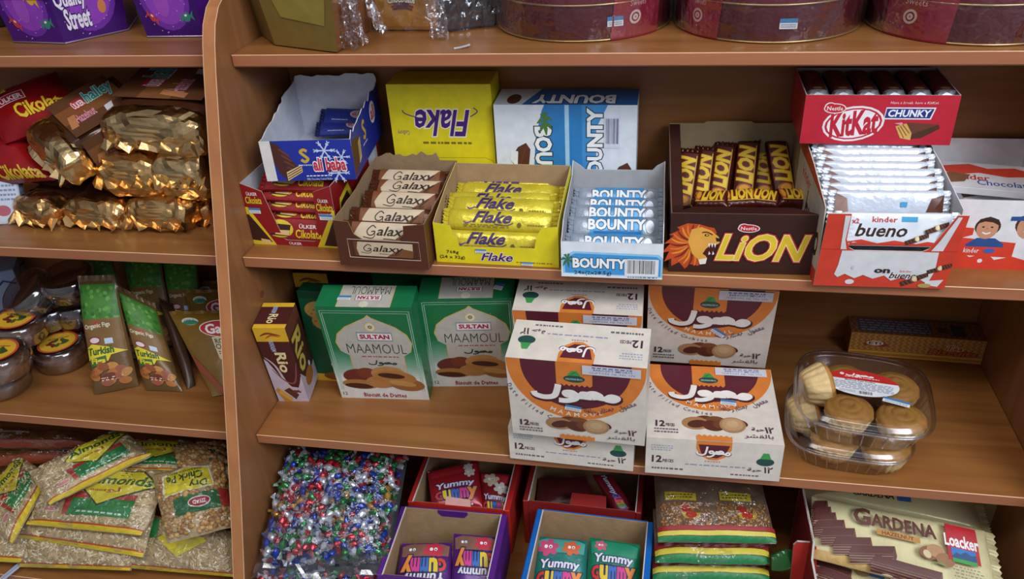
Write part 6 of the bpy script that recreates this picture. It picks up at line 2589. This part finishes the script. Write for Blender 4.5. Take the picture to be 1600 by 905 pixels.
def galil(c0):
    c0.curved = .07
    c = Cv(c0.g, lambda u, v, h: c0.fn(min(u * .62, 1), v, h), c0.w * .62, c0.h, .07, .00008)
    c.ell(.32, .90, .16, .05, '#c8ccc4', n=18)
    c.ell(.32, .885, .15, .03, '#2c7a5c', n=18)
    c.text('USDA', .22, .895, .42, .925, '#2c7a5c', .02, res=1)
    c.ell(.86, .79, .42, .11, '#e8e0da', n=26)
    c.ell(.86, .79, .40, .10, '#b01c24', n=26)
    c.text('Galil', .56, .73, 1.05, .85, '#f4eeee', .03, 0, .15)
    c.poly([(.62, .42), (.62, .68), (1.0, .70), (1.0, .30), (.8, .3)], '#d8cfae')
    c.text('ROAS', .66, .60, .99, .66, '#3a3026', .02)
    c.text('CHEST', .64, .53, 1.0, .59, '#3a3026', .02)
    c.small(.66, .46, .98, .51, '#5a5044', 2, 2)
    c.poly([(.5, .0), (.72, .36), (1, .2), (1, 0)], '#b8361c')
    c.ell(.85, .38, .14, .06, '#4a241a', n=14)
    c.ell(.75, .30, .16, .05, '#d8c09a', n=14, rot=20)
    c.poly([(.02, .5), (.2, .3), (.45, .02), (.3, .0), (.02, .3)], '#8a3c20')
    c.small(.62, .06, .98, .2, '#e8d8c8', 4, 5)


GL = K('#7a5a1e', .3, .1, .1, 30, .2, 40)
for lb, px, ys in (('brown chestnut pouch with red oval brand mark, foremost, cut off by the divider', [(266, 492), (402, 488), (425, 606), (332, 620)], (-.17, -.15, .002)),
                   ('brown chestnut pouch right behind the foremost one, its top showing', [(289, 458), (400, 455), (415, 574), (318, 581)], (-.115, -.10, .002)),
                   ('brown chestnut pouch farthest back in deep shade by the divider', [(302, 444), (395, 440), (405, 548), (312, 550)], (-.06, -.05, .004))):
    q = [PY(px[1][0], px[1][1], ys[1]), PZ(px[2][0], px[2][1], Z3)]
    px = list(px)
    # keep the pouch clear of the divider panel
    c = [PY(*px[0], ys[0]), PY(*px[1], ys[1]), PZ(*px[2], Z3 + ys[2]), PZ(*px[3], Z3 + ys[2])]
    for k in (1, 2):
        if c[k].x > -.026:
            c[k] = c[k].copy()
            c[k].x = -.026
    pillow('chestnut_pouch', lb, 'snack pouch', c, .012, GL, galil, 'chestnut pouches', amp=.002, px=3.5, seed=3, seal=(.04, 0))
q = PZ(-12, 470, Z3 + .07)
carton('pale_blue_box', 'pale blue box with a dark blue line behind the clear tubs', 'box', .06, .09, .10, (q.x - .02, q.y + .05, Z3), (0, 0, .5), K('#8fa0c0', .5),
       {'front': lambda c: c.line([(.1, .55), (.6, .8), (.95, .7)], .004, '#22306a'), 'right': lambda c: c.line([(.05, .6), (.5, .85), (.9, .75)], .004, '#22306a')})

# ================================================================ left bay, bottom shelf: almond and chickpea bags
def kern(o, sf, n, size, cols, seed, kindname, lo=.02, hi=.98, peas=False, skip=None):
    """the countless nuts pressed against the bag's film"""
    rd = random.Random(seed)
    g = G()
    ms = [K(c, .5) for c in cols]
    for _ in range(n):
        u, v = rd.uniform(lo, hi), rd.uniform(lo, hi)
        if skip and skip(u, v):
            continue
        a = rd.uniform(0, PI)
        p = sf(u, v, .0004)
        pu = (sf(min(u + .02, 1), v, .0004) - p).normalized()
        pv = (sf(u, min(v + .02, 1), .0004) - p).normalized()
        nn = pu.cross(pv).normalized()
        d1, d2 = pu * math.cos(a) + pv * math.sin(a), -pu * math.sin(a) + pv * math.cos(a)
        m = rd.choice(ms)
        if peas:
            r = size * rd.uniform(.8, 1.15)
            vs = [p + nn * r * .9]
            for k in range(6):
                b = k * PI / 3
                vs.append(p + (d1 * math.cos(b) + d2 * math.sin(b)) * r * .8 + nn * r * .5)
            for k in range(6):
                b = k * PI / 3
                vs.append(p + (d1 * math.cos(b) + d2 * math.sin(b)) * r - nn * r * .2)
            fs = [[0, 1 + k, 1 + (k + 1) % 6] for k in range(6)] + [[1 + k, 7 + k, 7 + (k + 1) % 6, 1 + (k + 1) % 6] for k in range(6)]
            g.add(vs, fs, m, True)
        else:
            L_, w_ = size * rd.uniform(.7, 1.3), size * rd.uniform(.16, .3)
            t = nn * rd.uniform(.0005, .0026)
            vs = [p - d1 * L_ + t * .2, p - d2 * w_ + t, p + d1 * L_ + t * .5, p + d2 * w_ + t, p - d1 * L_ * .4 - d2 * w_ * 1.2 - nn * .001, p + d2 * w_ * 1.4 - nn * .001]
            g.add(vs, [[0, 1, 3], [1, 2, 3], [0, 4, 1], [3, 2, 5]], m)
    m_ = g.build(kindname, o)
    m_['kind'] = 'stuff'
    return m_


def almond_label(c, word='Almonds', sub=True):
    c.curved = .06
    c.poly([(.34, .17), (.33, .44), (.86, .46), (.86, .2)], '#1c7a3c')
    c.poly([(.30, .17), (.28, .5), (.34, .5), (.34, .17)], '#a8322c')
    c.poly([(.34, .44), (.36, .54), (.86, .54), (.86, .46)], '#a8322c')
    c.small(.42, .21, .80, .27, '#bcd0bc', 1, 5)
    c.poly([(.31, .70), (.52, .93), (.82, .93), (.99, .72), (.56, .34)], '#1f3a24')
    c.poly([(.33, .70), (.53, .91), (.81, .91), (.965, .72), (.56, .37)], '#d3c22c')
    c.text(word, .38, .69, .92, .83, '#1f5a24', .03, 0, .15)
    c.text('\uFEEE\uFEDF', .60, .55, .70, .64, '#a8481c', .02, res=1)
    c.small(.46, .55, .60, .62, '#a8481c', 1, 3)
    c.ell(.20, .24, .07, .045, '#d8c4c0', n=16)
    c.ell(.20, .24, .06, .035, '#c8787a', n=16)
    for k in range(10):
        c.rect(k / 10, -.0, (k + 1) / 10, .055, '#d3b82c')
        c.rect(k / 10, .055, (k + 1) / 10, .075, '#b0401c')


AL = K('#b39a70', .4, 0, .25, 90, .4, 160)
ALC = ('#d6c298', '#cbb484', '#e0d2ae', '#bda06c', '#a3875a', '#e4d8b8')


def on_label(u, v):
    if v < .085:
        return True
    if .28 < u < .87 and .17 < v < .54:
        return True
    d_ = .37 + .34 * abs(u - .56) / (.23 if u < .56 else .41)
    return .33 < u < .97 and d_ < v < .92


def on_pea_label(u, v):
    return .11 < u < .84 and (.56 < v < .97) or .22 < u < .98 and .26 < v < .52


def nut_bag(label, px, z, art, n=900, th=.030, seed=0, peas=False, fin=True):
    c = [PZ(u, v, zz) for (u, v), zz in zip(px, z)]
    for p in c:
        if p.x > -.024:
            p.x = -.024
    g, sf, cen, nn = pillow('nut_bag', label, 'nut bag', c, th, AL, art, None, amp=.004, nsc=30, px=4, seed=seed, build=False)
    o = g.build('chickpea_bag' if peas else 'almond_bag')
    o.location = cen
    tag(o, label, 'chickpea bag' if peas else 'almond bag', 'clear bags of almonds and chickpeas')
    if n:
        kern(o, sf, n, .0046 if peas else .0052, ('#b08450', '#a07440', '#c09a64', '#94683a') if peas else ALC, seed + 1, 'chickpeas' if peas else 'slivered_almonds', .03, .97, peas, on_label if art is almond_label else on_pea_label if art is peaart else lambda u, v: v < .085)
    film_over(o, c, th, cen, .004, seed + 40, .0035, nu=28, nv=24)
    return o


def peaart(c):
    c.curved = .06
    c = rot180(c)
    c.curved = .06
    c.poly([(.14, .10), (.14, .46), (.9, .46), (.9, .10)][::1], '#d3c22c') if False else None
    c.poly([(.16, .42), (.20, .10), (.52, .02), (.86, .12), (.90, .44)], '#e0dcc8')
    c.poly([(.18, .41), (.22, .12), (.52, .05), (.84, .14), (.87, .42)], '#d3c22c')
    c.text('Dry', .26, .28, .50, .40, '#2a4a20', .03)
    c.text('Chick Pe', .30, .15, .80, .27, '#2a4a20', .03)
    c.text('GARBANZO BEAN', .30, .09, .78, .13, '#5a5a20', .02, res=1)
    c.poly([(.14, .48), (.14, .74), (.78, .74), (.78, .48)], '#17602f')
    c.poly([(.02, .48), (.02, .74), (.14, .74), (.14, .48)], '#a8322c')
    c.ell(.42, .60, .16, .075, '#e0d4d4', n=18)
    c.ell(.42, .60, .145, .063, '#9c2434', n=18)
    c.text('ZIYAD', .33, .575, .51, .625, '#f0e4e4', .03)


edge = lambda c: [(c.rect(k / 12, 0, (k + 1) / 12, .06, '#d3b82c'), c.rect(k / 12, .06, (k + 1) / 12, .085, '#b0401c')) for k in range(12)]
nut_bag('clear almond bag lowest in the middle of the pile, yellow and red bottom seam', [(60, 800), (225, 820), (205, 892), (30, 886)], (.335, .335, .285, .285), lambda c: (setattr(c, 'curved', .09), edge(c)), 900, .026, 2)
nut_bag('clear almond bag at the left photo edge of the pile, yellow seam along its front', [(-60, 790), (75, 800), (40, 880), (-60, 876)], (.325, .325, .285, .285), lambda c: (setattr(c, 'curved', .09), edge(c)), 600, .026, 3)
nut_bag('clear almond bag at lower right of the pile, beside the divider', [(215, 800), (360, 830), (368, 902), (200, 888)], (.335, .335, .285, .285), lambda c: (setattr(c, 'curved', .09), edge(c), c.poly([(.30, .6), (.55, .95), (.8, .7), (.5, .3)], '#d3c22c'), c.rect(.1, .6,  .3, .95, '#1c7a3c')), 500, .026, 4)
nut_bag('clear almond bag under the upright-lettered one, seam with yellow and red line', [(40, 770), (250, 770), (225, 872), (25, 840)], (.362, .362, .318, .318), lambda c: (setattr(c, 'curved', .09), edge(c)), 500, .028, 5)
nut_bag('clear almond bag with label turned on end, at left of the pile', [(-50, 800), (30, 712), (80, 745), (20, 850)], (.355, .375, .375, .345), lambda c: almond_label(c), 300, .028, 6)
nut_bag('clear almond bag at the back under the shelf, label in shade', [(140, 690), (300, 690), (330, 745), (170, 740)], (.385, .385, .375, .375), almond_label, 350, .028, 7)
nut_bag('clear almond bag with green and yellow label facing up, in the middle of the pile', [(85, 728), (270, 736), (222, 838), (42, 820)], (.395, .395, .352, .352), almond_label, 1100, .032, 8)
nut_bag('clear almond bag lying tilted on top of the pile, label sloping up to the right', [(45, 738), (188, 668), (238, 712), (78, 790)], (.425, .43, .405, .40), almond_label, 350, .028, 9)


nut_bag('clear chickpea bag with upside-down yellow label, against the divider', [(238, 742), (348, 716), (372, 822), (262, 850)], (.415, .415, .375, .365), peaart, 420, .032, 10, True)
nut_bag('clear chickpea bag at the back by the divider, brown peas and green label in shade', [(270, 700), (362, 690), (368, 748), (285, 752)], (.40, .40, .39, .39), lambda c: (setattr(c, 'curved', .08), c.rect(.6, .2, 1, .7, '#17502c'), c.poly([(.55, .75), (.75, .75), (.65, .98)], '#a8322c')), 220, .03, 11, True)
# packs at the back left
for i, (a, b, c_, d_, z, lb) in enumerate((((-40, 668), (140, 676), (150, 700), (-40, 700), .40, 'upper brown snack pack stacked at back left under the shelf'), ((-40, 690), (130, 692), (120, 722), (-40, 730), .372, 'lower brown snack pack stacked at back left under the shelf'))):
    cc_ = [PZ(*a, z), PZ(*b, z), PZ(*c_, z - .004), PZ(*d_, z - .004)]
    o = pillow('brown_snack_pack', lb, 'snack pack', cc_, .03, K('#5c3a1c', .3, .1, .35, 50, .3, 60), lambda c: (setattr(c, 'curved', .08), c.rect(.0, .0, 1, .2, '#7c3018'), c.rect(0, .5, .5, .6, '#8a7a5a')), 'brown snack packs', amp=.004, px=4, seed=i)
    film_over(o, cc_, .03, o.location, .003, i + 60, .002, nu=20, nv=8)
q = PZ(14, 893, Z4 + .012)
g = G()
g.grid(lambda u, v: (.05 * (u - .5), .012 * (v - .5), .002 + .012 * u + .002 * math.sin(6 * v)), 10, 3, K('#aab4d0', .4), True)
g.grid(lambda u, v: (.05 * (u - .5), .012 * (.5 - v), .0015 + .012 * u + .002 * math.sin(6 * (1 - v))), 10, 3, K('#aab4d0', .4), True)
o = g.build('price_strip')
o.location, o.rotation_euler = (q.x, q.y, Z4 + .001), (0, 0, 1.0)
tag(o, 'pale blue paper strip at the shelf edge below the almond bags', 'label')
